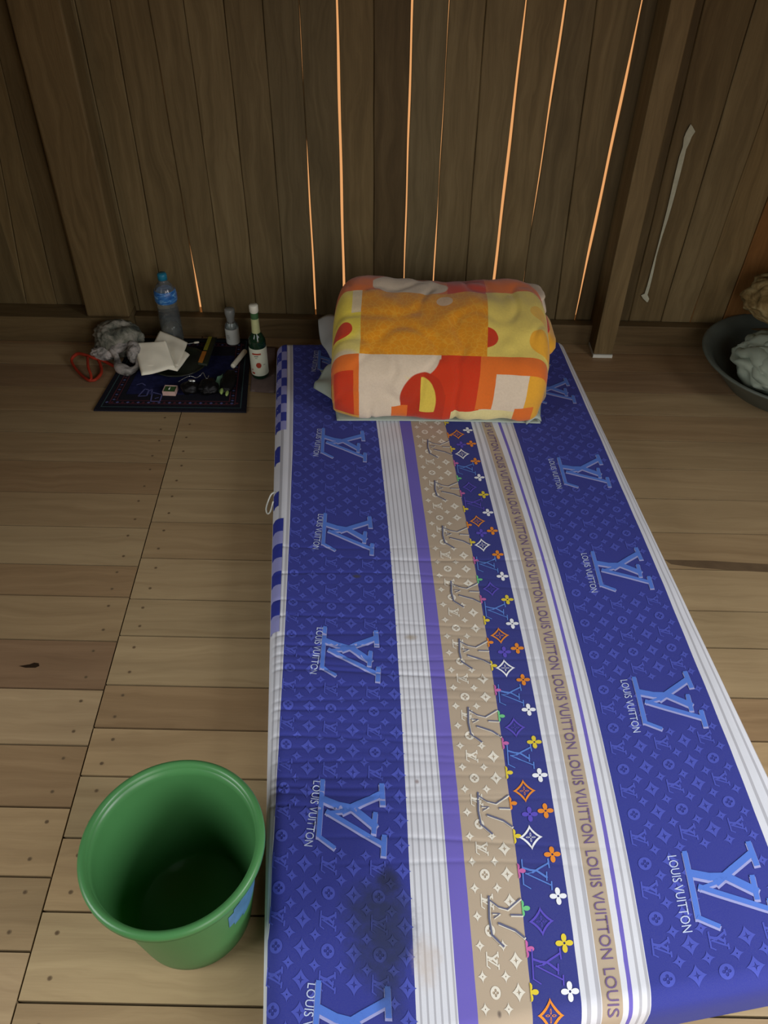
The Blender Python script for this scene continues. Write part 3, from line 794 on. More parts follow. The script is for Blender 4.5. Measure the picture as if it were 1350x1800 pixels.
OR, RD, OC, YL, WH, YO = srgb(226, 112, 40), srgb(206, 52, 24), srgb(226, 148, 26), srgb(228, 206, 92), srgb(222, 206, 180), srgb(232, 170, 50)
def blanket_mat():
    t = NT('blanket_fleece'); uv = t.new('ShaderNodeUVMap'); uv.uv_map = 'UVMap'; c = uv.outputs[0]
    wn = t.xyz(t.noise(t.mapv(c, (1, 1, 1)), 14, 3, .5, col=True)); o = t.xyz(c)
    x = t.m('ADD', o[0], t.m('MULTIPLY', t.m('SUBTRACT', wn[0], .5), .006)); y = t.m('ADD', o[1], t.m('MULTIPLY', t.m('SUBTRACT', wn[1], .5), .006))
    col = (0.0, 0, 0); cur = t.mix(0.0, WH, WH)
    s = .0012
    def rect(x0, x1, y0, y1, c_, amt=1.0):
        nonlocal cur
        a = t.m('MULTIPLY', t.m('GREATER_THAN', x, x0 / 1000), t.m('LESS_THAN', x, x1 / 1000)); b = t.m('MULTIPLY', t.m('GREATER_THAN', y, y0 / 1000), t.m('LESS_THAN', y, y1 / 1000))
        f = t.m('MULTIPLY', t.m('MULTIPLY', a, b), amt); cur = t.mix(f, cur, c_); return f
    def ell(cx, cy, rx, ry, c_, amt=1.0, cut=None, soft=.06):
        nonlocal cur
        dx = t.m('DIVIDE', t.m('SUBTRACT', x, cx / 1000), rx / 1000); dy = t.m('DIVIDE', t.m('SUBTRACT', y, cy / 1000), ry / 1000)
        d = t.m('ADD', t.m('MULTIPLY', dx, dx), t.m('MULTIPLY', dy, dy)); n = t.new('ShaderNodeMapRange', interpolation_type='SMOOTHSTEP'); t.setin(n.inputs[0], d)
        n.inputs[1].default_value = 1 + soft; n.inputs[2].default_value = 1 - soft; n.inputs[4].default_value = amt; f = n.outputs[0]
        if cut: f = t.m('MULTIPLY', f, t.m('GREATER_THAN' if cut[0] == '>' else 'LESS_THAN', x, cut[1] / 1000))
        cur = t.mix(f, cur, c_)
    # left column
    rect(400, 638, 508, 640, srgb(232, 214, 120)); ell(600, 556, 42, 44, srgb(236, 214, 60), .8, soft=.5); ell(602, 630, 32, 16, WH, .8, soft=.5)
    rect(618, 650, 508, 545, WH, .8)
    ell(604, 576, 16, 14, RD)
    # far edge band
    rect(400, 1100, 300, 511, OR); rect(846, 946, 300, 500, OR); rect(780, 847, 300, 511, RD); ell(715, 500, 66, 14, WH); rect(400, 652, 300, 511, OR)
    rect(400, 1100, 300, 420, YO); 
    # right column
    rect(845, 1100, 507, 623, srgb(230, 208, 104)); ell(840, 588, 24, 19, RD, cut=('>', 842)); ell(940, 592, 25, 21, YO); ell(940, 540, 22, 12, YO, .6); rect(962, 1100, 470, 623, OR, .0)
    # lower row
    rect(400, 633, 623, 800, OR); rect(590, 624, 652, 728, RD); rect(400, 588, 668, 800, YO); rect(588, 640, 728, 800, YO)
    rect(633, 843, 623, 800, WH); ell(722, 636, 16, 30, srgb(228, 208, 100), .7, soft=.5)
    rect(770, 843, 623, 738, RD); ell(800, 668, 56, 46, RD); ell(730, 622, 38, 44, WH)
    ell(742, 700, 38, 45, srgb(188, 46, 24)); rect(706, 781, 690, 737, srgb(188, 46, 24)); ell(739, 706, 26, 41, srgb(226, 200, 80), 1, ('>', 738)); rect(735, 781, 720, 737, srgb(188, 46, 24))
    rect(690, 718, 716, 760, OR)
    rect(836, 866, 623, 717, OR); rect(836, 1100, 623, 655, OR); rect(864, 920, 655, 722, WH); rect(920, 1100, 655, 760, YO); rect(795, 905, 718, 736, srgb(226, 214, 150)); rect(905, 938, 712, 760, OR)
    # upper middle
    f_oc = rect(634, 846, 511, 623, OC)
    vo = t.new('ShaderNodeTexVoronoi', feature='DISTANCE_TO_EDGE'); t.setin(vo.inputs['Vector'], t.mapv(c, (1, 1.3, 1))); vo.inputs['Scale'].default_value = 95
    vein = t.m('MULTIPLY', t.smooth(t.m('MULTIPLY', vo.outputs[0], -1), -.09, -.02), t.m('MULTIPLY', f_oc, .22)); cur = t.mix(vein, cur, srgb(246, 204, 80))
    ell(774, 526, 14, 9, WH, .7)
    n = t.noise(t.coord(), 160, 3); cur = t.mix(t.m('MULTIPLY', n, .22), cur, (.25, .12, .03))
    t.bump(t.noise(t.coord(), 420, 3), .5, .0015)
    return t.done(cur, .95, .1, Sheen_Weight=.3)
M['blanket'] = blanket_mat()
bl = empty('folded_blanket', (.14, 2.15, .16), 'thick folded fleece blanket with orange, yellow, red and white patches on the pillow', 'blanket')
prof = catmull([Vector((y, z, 0)) for y, z in [(1.97, .124), (1.928, .127), (1.907, .146), (1.913, .215), (1.945, .285), (2.01, .330), (2.09, .366), (2.19, .386), (2.285, .383), (2.35, .34), (2.375, .26), (2.36, .16), (2.30, .125), (2.15, .124)]], 8, True)
# arc-length of the visible stretch, used for the print's position on the cloth
def py_of(Y, z):
    d = Vector((0, Y, z - CAM_H)); fw = Vector((0, math.cos(PITCH), -math.sin(PITCH))); up = Vector((0, math.sin(PITCH), math.cos(PITCH)))
    return 900 - F_PX * d.dot(up) / d.dot(fw)
def slab(name, x0b, x1b, x0t, x1t, prof, mat, n=160, seed=0, amp=.011, shift=(0, 0), sc=1.0, uvf=None):
    cy = sum(p.x for p in prof) / len(prof); cz = sum(p.y for p in prof) / len(prof)
    zlo = min(p.y for p in prof); zhi = max(p.y for p in prof)
    V = []; UV = []; k = len(prof); acc = 0; arc = [0]
    for i in range(1, k): acc += (prof[i] - prof[i - 1]).length; arc.append(acc)
    # linear print coordinate along the cloth: matches rows at front edge and at the ridge
    i0 = 1; i1 = max(range(k), key=lambda i: -py_of(prof[i].x, prof[i].y))
    pys = [py_of(p.x, p.y) for p in prof]
    for i in range(n + 1):
        s = i / n; e = 2 * s - 1
        f = max(0.0, 1 - abs(e) ** 16) ** (1 / 2.6)
        f = .0 if i in (0, n) else .35 + .65 * f if abs(e) < .999 else f
        for j, p in enumerate(prof):
            Y = 2.0 + (p.x - 2.0) * (f if f > .0 else .12); Z = zlo + (p.y - zlo) * (f if f > 0 else .12)
            h = (p.y - zlo) / (zhi - zlo)
            X0 = x0b + (x0t - x0b) * h; X1 = x1b + (x1t - x1b) * h; X = X0 + (X1 - X0) * (.5 + .5 * e)
            q_ = Vector((X * 9, p.x * 9, p.y * 9 + seed))
            d = amp * noise.noise(q_) + amp * .45 * noise.noise(q_ * 2.3) - .006 * max(0, 1 - abs(noise.noise(q_ * .9 + Vector((4, 4, seed)))) * 7)
            nx = Vector((p.x - cy, (p.y - cz) * 1.6)).normalized()
            V.append((X, Y + nx.x * d, max(Z + nx.y * d, zlo)))
            # print column/row
            UV.append(((583 + 372 * s) / 1000, pys[j] / 1000 if j <= i1 else (pys[i1] - (arc[j] - arc[i1]) * 520) / 1000))
    g = grid_faces(n + 1, k, cv=True); m = MB(); m.mesh(V, g + [tuple(range(k)), tuple(reversed([n * k + j for j in range(k)]))])
    m.uv = [[UV[i] for i in f] for f in m.f]
    o = m.build(name, mat, None, True); 
    bm = bmesh.new(); bm.from_mesh(o.data); bmesh.ops.recalc_face_normals(bm, faces=bm.faces); bm.to_mesh(o.data); bm.free(); P0(bl, o); return o
xb0, xb1 = at(580, 730, .17).x, at(952, 733, .17).x; xt0, xt1 = onY(588, 510, 2.28).x, onY(958, 510, 2.28).x
slab('outer_fold', xb0, xb1, xt0, xt1, prof, M['blanket'], seed=1)
def scaled(c, s, d=(0, 0)):
    return [Vector((c[0] + (p.x - c[0]) * s[0] + d[0], c[1] + (p.y - c[1]) * s[1] + d[1], 0)) for p in prof]
# inner layers of the folded blanket bulging out at the right end
def bulge(name, c, r, mat, seed):
    bm = bmesh.new(); bmesh.ops.create_icosphere(bm, subdivisions=4, radius=1)
    for v in bm.verts:
        p = v.co.copy(); d = noise.noise(p * 1.6 + Vector((seed, 0, 0))) * .14 + .07 * math.sin(p.z * 9 + seed)
        p = Vector((math.copysign(abs(p.x) ** .8, p.x), math.copysign(abs(p.y) ** .7, p.y), math.copysign(abs(p.z) ** .75, p.z))) * (1 + d)
        v.co = Vector((c[0] + p.x * r[0], c[1] + p.y * r[1], c[2] + p.z * r[2]))
    me = bpy.data.meshes.new(name); bm.to_mesh(me); bm.free(); me.materials.append(mat)
    me.polygons.foreach_set('use_smooth', [True] * len(me.polygons)); o = bpy.data.objects.new(name, me); COL.objects.link(o); return o
def fleece(name, stops):
    t = NT(name); o = t.xyz(t.coord()); n = t.noise(t.coord(), 12, 3)
    f = t.m('ADD', t.m('ADD', t.m('MULTIPLY', o[2], 3.2), t.m('MULTIPLY', o[1], .0)), t.m('MULTIPLY', n, .12))
    c = t.ramp(f, stops, 'CONSTANT'); t.bump(t.noise(t.coord(), 420, 3), .5, .0015); return t.done(c, .95, .1, Sheen_Weight=.3)
fa = fleece('fleece_inner', [(0, OR), (.5, RD), (.84, YO), (1.0, RD)]); fb = fleece('fleece_pale', [(0, RD), (.70, OR), (.9, WH)])
pr = at(978, 640, .2)
P0(bl, bulge('inner_fold', (xb1 - .03, 2.20, .25), (.09, .12, .065), fa, 1)); P0(bl, bulge('inner_fold', (xb1 - .04, 2.14, .205), (.085, .13, .04), fa, 5)); P0(bl, bulge('inner_fold', (xt1 - .075, 2.3, .31), (.085, .075, .045), fb, 9))

# ------------------------------------------------------------ small rug with its belongings
rug = MB()
RB = srgb(20, 24, 32); 
rc_ = [at(165, 723), at(433, 726), at(442, 598), at(240, 597)]
def rg(s, t, z=0): 
    P = rc_[0] * (1 - s) * (1 - t) + rc_[1] * s * (1 - t) + rc_[2] * s * t + rc_[3] * (1 - s) * t
    return (P.x, P.y, z)
def rq(s0, s1, t0, t1, z, m, n=6):
    for i in range(n):
        a = s0 + (s1 - s0) * i / n; b = s0 + (s1 - s0) * (i + 1) / n
        rug.face([rg(a, t0, z), rg(b, t0, z), rg(b, t1, z), rg(a, t1, z)], m)
Z1 = .006
rq(0, 1, 0, 1, Z1, 0); rug.face([rg(0, 1, 0), rg(1, 1, 0), rg(1, 0, 0), rg(0, 0, 0)], 0)
for (a, b) in (((0, 0), (1, 0)), ((1, 0), (1, 1)), ((1, 1), (0, 1)), ((0, 1), (0, 0))): rug.face([rg(*a, 0), rg(*b, 0), rg(*b, Z1), rg(*a, Z1)], 0)
def frame(i0, i1, z, m, asp=1.0):
    a, b = i0, i1; A, B = i0 * asp, i1 * asp
    rq(a, 1 - a, A, B, z, m); rq(a, 1 - a, 1 - B, 1 - A, z, m); rq(a, b, B, 1 - B, z, m, 1); rq(1 - b, 1 - a, B, 1 - B, z, m, 1)
frame(.035, .042, Z1 + .0006, 1); frame(.075, .083, Z1 + .0006, 2); frame(.115, .122, Z1 + .0006, 2)
rr = random.Random(4)
for k in range(26):
    s = .06 + k * .035
    for t_ in (.095, .90):
        if s < .95: rug.face([rg(s, t_ - .012, Z1 + .0007), rg(s + .012, t_, Z1 + .0007), rg(s, t_ + .012, Z1 + .0007), rg(s - .012, t_, Z1 + .0007)], 2 if k % 2 else 4)
for k in range(24):
    t_ = .13 + k * .032
    for s in (.098, .902): rug.face([rg(s, t_ - .01, Z1 + .0007), rg(s + .012, t_, Z1 + .0007), rg(s, t_ + .01, Z1 + .0007), rg(s - .012, t_, Z1 + .0007)], 2 if k % 2 else 4)
rq(.16, .62, .2, .52, Z1 + .0006, 3); rq(.62, .88, .34, .74, Z1 + .0006, 3)
def rst(pts, w, m=4):
    for a, b in zip(pts, pts[1:]):
        A, B = at(*a, Z1), at(*b, Z1); d = (B - A).normalized(); n = Vector((-d.y, d.x, 0)) * w; zz = Vector((0, 0, .001))
        rug.face([A - n + zz, B - n + zz, B + n + zz, A + n + zz], m)
rst([(243, 697), (255, 684), (262, 686), (258, 696), (243, 697)], .0022); rst([(262, 688), (268, 684), (266, 694)], .0022)
rst([(265, 706), (268, 690), (285, 694), (281, 706), (265, 706)], .0022); rst([(272, 701), (279, 699)], .002); rst([(240, 677), (250, 674), (256, 678)], .002)
o = rug.build('small_rug', [plain('rug_ground', srgb(30, 30, 38), .95, .1, .3, 300, .4, 700), plain('rug_green', srgb(60, 82, 84), .95, .1), plain('rug_maroon', srgb(84, 46, 54), .95, .1), plain('rug_blue', srgb(32, 36, 72), .95, .1, .3, 60), plain('rug_pale', srgb(88, 92, 140), .95, .1)])
tag(o, 'dark blue patterned small rug lying by the wall under bottles and bits', 'rug')
ZR = Z1 + .0015

def on_rug(px, py, z=ZR): return at(px, py, z)
def lat(name, prof, mat, root, seg=48): 
    v, f = lathe(prof, seg); m = MB(); m.mesh(v, f); o = m.build(name, mat, root, True); 
    return o
def glass(name, col, rough=.05, tr=.9, ior=1.45):
    t = NT(name); n = t.noise(t.coord(), 40, 2); c = t.mix(t.m('MULTIPLY', n, .1), col, tuple(x * .8 for x in col))
    return t.done(c, rough, .5, Transmission_Weight=tr, IOR=ior)
# big water bottle
b = on_rug(305, 606); b.y = 2.515
wb = empty('water_bottle', (b.x, b.y, ZR), 'large clear plastic water bottle with a blue cap and blue label', 'bottle')
M['pet'] = glass('clear_plastic', (.82, .9, .9), .06, .92)
h = .262
pf = [(0, .0), (.03, .0), (.036, .006), (.037, .02)]
for k in range(7): pf += [(.0375, .03 + k * .014), (.0355, .037 + k * .014)]
pf += [(.036, .13), (.0345, .15), (.0345, .158), (.037, .17), (.0375, .19), (.034, .208), (.026, .224), (.016, .236), (.0135, .242), (.0135, .246), (.0, .246)]
lat('bottle_body', pf, M['pet'], wb)
M['water'] = glass('water', (.82, .88, .86), .0, 1, 1.33)
lat('water_fill', [(0, .004), (.028, .004), (.0335, .01), (.034, .128), (0, .128)], M['water'], wb)
def label_mat(name, fn): 
    t = NT(name); return fn(t)
def lb_blue(t):
    c = t.coord(); n = t.noise(t.mapv(c, (20, 20, 60)), 1.5, 3, dist=2); return t.done(t.ramp(n, [(.35, srgb(30, 84, 150)), (.55, srgb(52, 118, 186)), (.7, srgb(130, 180, 215))]), .35, .5)
lat('label', [(.0352, .165), (.0380, .170), (.0385, .19), (.0360, .206), (.0340, .2085)], label_mat('blue_label', lb_blue), wb)
lat('cap', [(0, .266), (.013, .266), (.0155, .262), (.016, .244), (.0135, .243)], plain('blue_cap', srgb(30, 120, 150), .4, .4, .06), wb)
# small bottle with grey cap
b = on_rug(412, 598); 
sb = empty('sanitizer_bottle', (b.x, b.y - .02, ZR), 'small clear bottle with grey cap and white label on the rug near the wall', 'bottle')
lat('bottle_body', [(0, 0), (.021, 0), (.0235, .004), (.0235, .068), (.021, .078), (.013, .088), (.012, .094), (0, .094)], M['pet'], sb)
lat('cap', [(.0, .136), (.015, .136), (.0175, .133), (.018, .118), (.0135, .098), (.0135, .090)], plain('grey_cap', srgb(128, 132, 128), .35, .5, .05), sb)
lat('label', [(.0239, .006), (.0242, .008), (.0242, .062), (.0239, .064)], plain('white_label', srgb(190, 196, 190), .6, .3, .04), sb)
def curved_marks(name, root, r, marks, mat, bend=1):
    # small printed marks wrapped round a bottle: (angle, z, width, height)
    m = MB()
    for (a, z, w_, hh) in marks:
        n = 4
        for k in range(n):
            a0 = a + (k / n - .5) * w_ / r; a1 = a + ((k + 1) / n - .5) * w_ / r
            p = lambda an, zz: (r * math.cos(an), r * math.sin(an), zz)
            m.face([p(a0, z - hh / 2), p(a1, z - hh / 2), p(a1, z + hh / 2), p(a0, z + hh / 2)])
    return m.build(name, mat, root)
ink = plain('dark_ink', srgb(60, 66, 66), .6, .3); redink = plain('red_ink', srgb(160, 60, 40), .6, .3)
F_ = -math.pi / 2
for mk in ((F_ - .5, .042, .010, .0016), (F_ - .45, .037, .014, .0012), (F_ - .5, .033, .012, .0012), (F_ - .4, .029, .010, .001)): curved_marks('printed_text', sb, .0246, [mk], ink)
# green bottle
b = at(458, 660, .008)
gb = empty('cologne_bottle', (b.x, b.y, .009), 'tall dark green glass bottle with white cap and cream label beside the mattress', 'bottle')
M['greenglass'] = glass('green_glass', (.012, .05, .024), .05, .4)
lat('bottle_body', [(0, 0), (.026, 0), (.0285, .004), (.0285, .125), (.027, .140), (.020, .156), (.0135, .166), (.0125, .175), (.0115, .235), (0, .235)], M['greenglass'], gb)
lat('label', [(.0287, .014), (.0291, .016), (.0291, .113), (.0287, .115)], plain('cream_label', srgb(206, 212, 190), .6, .3, .03), gb)
lat('neck_label', [(.0140, .165), (.0134, .178), (.0124, .215)], plain('neck_label', srgb(172, 178, 128), .6, .3, .15), gb)
lat('neck_band', [(.0125, .215), (.0124, .236)], plain('green_band', srgb(60, 96, 58), .5, .3), gb)
lat('cap', [(0, .262), (.0125, .262), (.0145, .259), (.0145, .240), (.0128, .236)], plain('cap_white', srgb(206, 206, 188), .4, .4, .03), gb)
curved_marks('printed_heading', gb, .0295, [(F_ - .05, .098, .030, .006)], redink)
marks = []
for k in range(7):
    dz = (k - 3) * .0028; ww = .018 * math.sqrt(max(0, 1 - ((k - 3) / 3.6) ** 2)); marks.append((F_ + .1, .056 + dz, ww, .0029))
curved_marks('printed_emblem', gb, .0295, marks, redink)
for mk in ((F_ - .75, .036, .004, .006), (F_ - .65, .024, .012, .007)): curved_marks('printed_stamp', gb, .0295, [mk], redink)
for mk in ((F_ - .1, .083, .008, .0016), (F_ - .1, .0895, .014, .0025), (F_ + .75, .056, .008, .0015)): curved_marks('printed_text', gb, .0295, [mk], ink)

# grey-pink folded towel between rug and mattress
def rounded_sheet(name, quad, z0, th, mat, parent=None, n=26, seed=0, amp=.002, sag=0, edge=.12):
    a, b, c, d = [Vector((p[0], p[1])) for p in quad]; V = []
    for sg in (1, 0):
        for i in range(n):
            for j in range(n):
                s, t = i / (n - 1), j / (n - 1); P = a * (1 - s) * (1 - t) + b * s * (1 - t) + c * s * t + d * (1 - s) * t
                e = min(s, 1 - s, t, 1 - t) / edge; e = min(1, e); rd = math.sqrt(max(0, 1 - (1 - e) ** 2))
                nz = noise.noise(Vector((P.x * 18, P.y * 18, seed))) * amp
                base = z0 + sag * (1 - abs(2 * s - 1)) * 0
                V.append((P.x, P.y, base + th / 2 + (rd * th / 2 + nz if sg else -rd * th / 2)))
    g = grid_faces(n, n); m = MB(); m.mesh(V, g + [tuple(reversed([k + n * n for k in f])) for f in g]); o = m.build(name, mat, None, True)
    bm = bmesh.new(); bm.from_mesh(o.data); bmesh.ops.remove_doubles(bm, verts=bm.verts, dist=.0003); bmesh.ops.recalc_face_normals(bm, faces=bm.faces); bm.to_mesh(o.data); bm.free()
    if parent: P0(parent, o)
    return o
tw_ = rounded_sheet('folded_towel', [at(440, 690), at(484, 693), at(486, 612), at(447, 610)], .0, .008, plain('greypink_towel', srgb(112, 98, 92), .95, .1, .1, 60, .3, 500))
tag(tw_, 'flat grey-pink folded towel under the green bottle between rug and mattress', 'towel')

# plate under the white cloth
pc_ = on_rug(316, 643)
pt = lathe([(0, .003), (.07, .003), (.08, .010), (.096, .018), (.097, .020), (.094, .021), (.079, .013), (.068, .006), (0, .006)], 64)
m = MB(); m.mesh(*pt); pl_ = m.build('plate', plain('dark_green_glaze', srgb(30, 36, 24), .3, .5, .4, 30), None, True, weld=True); pl_.location = (pc_.x, pc_.y, Z1); tag(pl_, 'dark green shallow plate under the folded white cloth on the rug', 'plate')
# white cloth folded twice
wc = empty('folded_cloth', tuple(on_rug(295, 630, .03)), 'folded white cotton cloth lying on the dark plate', 'cloth')
M['cotton'] = plain('white_cotton', srgb(236, 233, 212), .9, .1, .04, 20, .2, 600)
def sheet3(name, corners, th, mat, parent, n=28, seed=0, amp=.003, edge=.1):
    a, b, c, d = [Vector(p) for p in corners]; V = []
    nrm = (b - a).cross(d - a).normalized()
    for sg in (1, -1):
        for i in range(n):
            for j in range(n):
                s, t = i / (n - 1), j / (n - 1); P = a * (1 - s) * (1 - t) + b * s * (1 - t) + c * s * t + d * (1 - s) * t
                e = min(1, min(s, 1 - s, t, 1 - t) / edge); rd = math.sqrt(max(0, 1 - (1 - e) ** 2))
                nz = (noise.noise(Vector((P.x * 22, P.y * 22, seed))) * amp + amp * .5 * math.sin(s * 7 + t * 5 + seed)) 
                P = P + nrm * (sg * rd * th / 2 + nz); V.append(tuple(P))
    g = grid_faces(n, n); m = MB(); m.mesh(V, g + [tuple(reversed([k + n * n for k in f])) for f in g]); o = m.build(name, mat, None, True)
    bm = bmesh.new(); bm.from_mesh(o.data); bmesh.ops.remove_doubles(bm, verts=bm.verts, dist=.0003); bmesh.ops.recalc_face_normals(bm, faces=bm.faces); bm.to_mesh(o.data); bm.free()
    if parent: P0(parent, o)
    return o
sheet3('lower_layer', [at(262, 645, .045), at(312, 652, .032), at(334, 624, .035), at(278, 585, .06)], .012, M['cotton'], wc, seed=3)
sheet3('middle_layer', [at(250, 648, .045), at(314, 645, .036), at(330, 602, .05), at(281, 580, .075)], .009, M['cotton'], wc, seed=5)
sheet3('upper_layer', [at(249, 661, .036), at(309, 647, .038), at(292, 599, .085), at(235, 604, .07)], .012, M['cotton'], wc, seed=8)
# matchbox
mbx = empty('matchbox', tuple(on_rug(300, 690)), 'small open matchbox with green inside and pale pink sides at the front of the rug', 'matchbox', rz=-.03)
pink = plain('pink_card', srgb(190, 160, 148), .8, .2); 
def bx(name, a, b, mat, par, bev=.0006): return boxobj(name, a, b, mat, par, bev)
w2_, d2_, h2_ = .021, .019, .016
m = MB(); t0 = .0018
m.box((-w2_, -d2_, 0), (w2_, d2_, t0)); m.box((-w2_, -d2_, t0), (w2_, -d2_ + t0, h2_)); m.box((-w2_, d2_ - t0, t0), (w2_, d2_, h2_)); m.box((-w2_, -d2_ + t0, t0), (-w2_ + t0, d2_ - t0, h2_)); m.box((w2_ - t0, -d2_ + t0, t0), (w2_, d2_ - t0, h2_))
m.build('tray', pink, mbx)
bx('lining', (-w2_ + .002, -d2_ + .002, .002), (w2_ - .002, d2_ - .002, .0135), plain('green_card', srgb(54, 92, 44), .7, .2), mbx)
solid('match', tube([Vector((-.002, -.006, .016)), Vector((-.001, .007, .016))], .0022, 8), M['white'], mbx)
# incense packet
ip = empty('incense_packet', tuple(on_rug(364, 629)), 'long dark green packet with a yellow and orange label lying on the rug', 'packet')
qa = [on_rug(348, 650), on_rug(366, 653), on_rug(383, 602), on_rug(368, 601)]
o = rounded_sheet('packet_body', qa, ZR + .015, .011, plain('dark_green_card', srgb(28, 38, 24), .5, .4), ip, 16, amp=0, edge=.06)
def quad_on(name, pts, mat, par, th=.0008):
    m = MB(); m.face(pts); o = m.build(name, mat, None); s = o.modifiers.new('s', 'SOLIDIFY'); s.thickness = th; s.offset = 0; P0(par, o); return o
qz = ZR + .0272
L2 = lambda t: (qa[0] * (1 - t) + qa[3] * t); R2 = lambda t: (qa[1] * (1 - t) + qa[2] * t)
def ipq(t0, t1, s0, s1):
    f = lambda t, s: (L2(t) * (1 - s) + R2(t) * s).xy.to_3d() + Vector((0, 0, qz))
    return [f(t0, s0), f(t0, s1), f(t1, s1), f(t1, s0)]
quad_on('orange_label', ipq(.03, .42, .08, .5), plain('orange_label', srgb(176, 112, 40), .6, .3), ip)
quad_on('yellow_label', ipq(.47, .95, .10, .5), plain('yellow_label', srgb(138, 136, 40), .6, .3, .3, 200), ip)
# white stick
a, b2 = on_rug(409, 644, ZR + .009), on_rug(431, 617, ZR + .009)
m = MB(); m.mesh(*tube([a, a.lerp(b2, .03), a.lerp(b2, .5), b2.lerp(a, .03), b2], lambda t: .0085 if .01 < t < .99 else .0072, 20)); o = m.build('white_candle', M['cotton'], None, True); tag(o, 'short thick white candle stub lying at the right of the rug', 'candle')
# cotton swab
a, b2 = on_rug(330, 604, .03), on_rug(346, 602, .03)
sw = empty('cotton_swab', tuple(a), 'cotton swab poking out behind the folded white cloth', 'swab')
P0(sw, solid('stick', tube([on_rug(318, 606, .012), b2], .0012, 8), M['white'])); P0(sw, solid('cotton_tip', tube([b2.lerp(a, .35), b2.lerp(a, .2), b2.lerp(a, -.1), b2.lerp(a, -.25)], lambda t: .0022 if t in (0, 1) else .0036, 10), M['cotton']))
# black things at the front right of the rug
M['black'] = plain('black_leather', srgb(10, 10, 11), .5, .25, .2, 60, .3, 90)
M['silver'] = plain('silver_metal', srgb(190, 195, 190), .25, .5, .1, 60, Metallic=.8)
M['mint'] = plain('mint_cloth', srgb(92, 128, 104), .8, .2, .15, 60)
M['lime'] = plain('pale_green_plastic', srgb(150, 176, 100), .5, .4, .1)
def lump(name, c, r, mat, root, seed, sub=4, amp=.12, tilt=0, zmin=0):
    bm = bmesh.new(); bmesh.ops.create_icosphere(bm, subdivisions=sub, radius=1); rot = Matrix.Rotation(tilt, 3, 'Z')
    for v in bm.verts:
        p = v.co.copy(); d = noise.noise(p * 1.8 + Vector((seed, 1, 0))) * amp * 1.4 + noise.noise(p * 4 + Vector((seed, 7, 0))) * amp * .6
        p = p * (1 + d); p = rot @ Vector((p.x * r[0], p.y * r[1], p.z * r[2])); p.z = max(p.z, -r[2] * .75); v.co = Vector(c) + p
    me = bpy.data.meshes.new(name); bm.to_mesh(me); bm.free(); me.materials.append(mat); me.polygons.foreach_set('use_smooth', [True] * len(me.polygons))
    o = bpy.data.objects.new(name, me); COL.objects.link(o)
    if root: P0(root, o)
    return o
c = on_rug(335, 692, 0); lt = empty('black_pouch', (c.x, c.y, ZR), 'small black pouch with a shiny silver clasp at the front of the rug', 'pouch')
lump('pouch_body', (c.x, c.y, ZR + .015), (.030, .026, .02), M['black'], lt, 3); lump('silver_clasp', (c.x + .006, c.y + .018, ZR + .031), (.012, .006, .005), M['silver'], lt, 5, 3)
c = on_rug(368, 690, 0); lt = empty('black_pouch', (c.x, c.y, ZR), 'crumpled black pouch with a mint green flap at the middle of the dark cluster', 'pouch')
lump('pouch_body', (c.x, c.y, ZR + .016), (.033, .036, .021), M['black'], lt, 13, amp=.2)
sheet3('mint_flap', [on_rug(372, 682, .012), on_rug(393, 693, .012), on_rug(392, 657, .035), on_rug(383, 662, .035)], .006, M['mint'], lt, 16, seed=2)
c = on_rug(402, 684, 0); lt = empty('black_case', (c.x, c.y, ZR), 'long black case with two pale green tips at the front right of the rug', 'case')
lump('case_body', (c.x, c.y + .01, ZR + .016), (.026, .062, .021), M['black'], lt, 23, amp=.09)
lump('green_tip', (c.x - .012, c.y - .050, ZR + .018), (.006, .016, .007), M['lime'], lt, 31, 3); lump('green_tip', (c.x + .006, c.y - .056, ZR + .014), (.005, .014, .006), M['lime'], lt, 33, 3)
# thin wire with a loop
pth = catmull([on_rug(314, 671, .03), on_rug(322, 666, .032), on_rug(334, 661, .032), on_rug(345, 664, .024), on_rug(352, 660, .03), on_rug(357, 655, .034), on_rug(360, 661, .03), on_rug(364, 666, .024), on_rug(367, 660, .03)], 6)
m = MB(); m.mesh(*tube(pth, .0011, 6)); o = m.build('thin_wire', M['silver'], None, True); tag(o, 'thin pale bent wire lying over the edge of the plate behind the matchbox', 'wire')

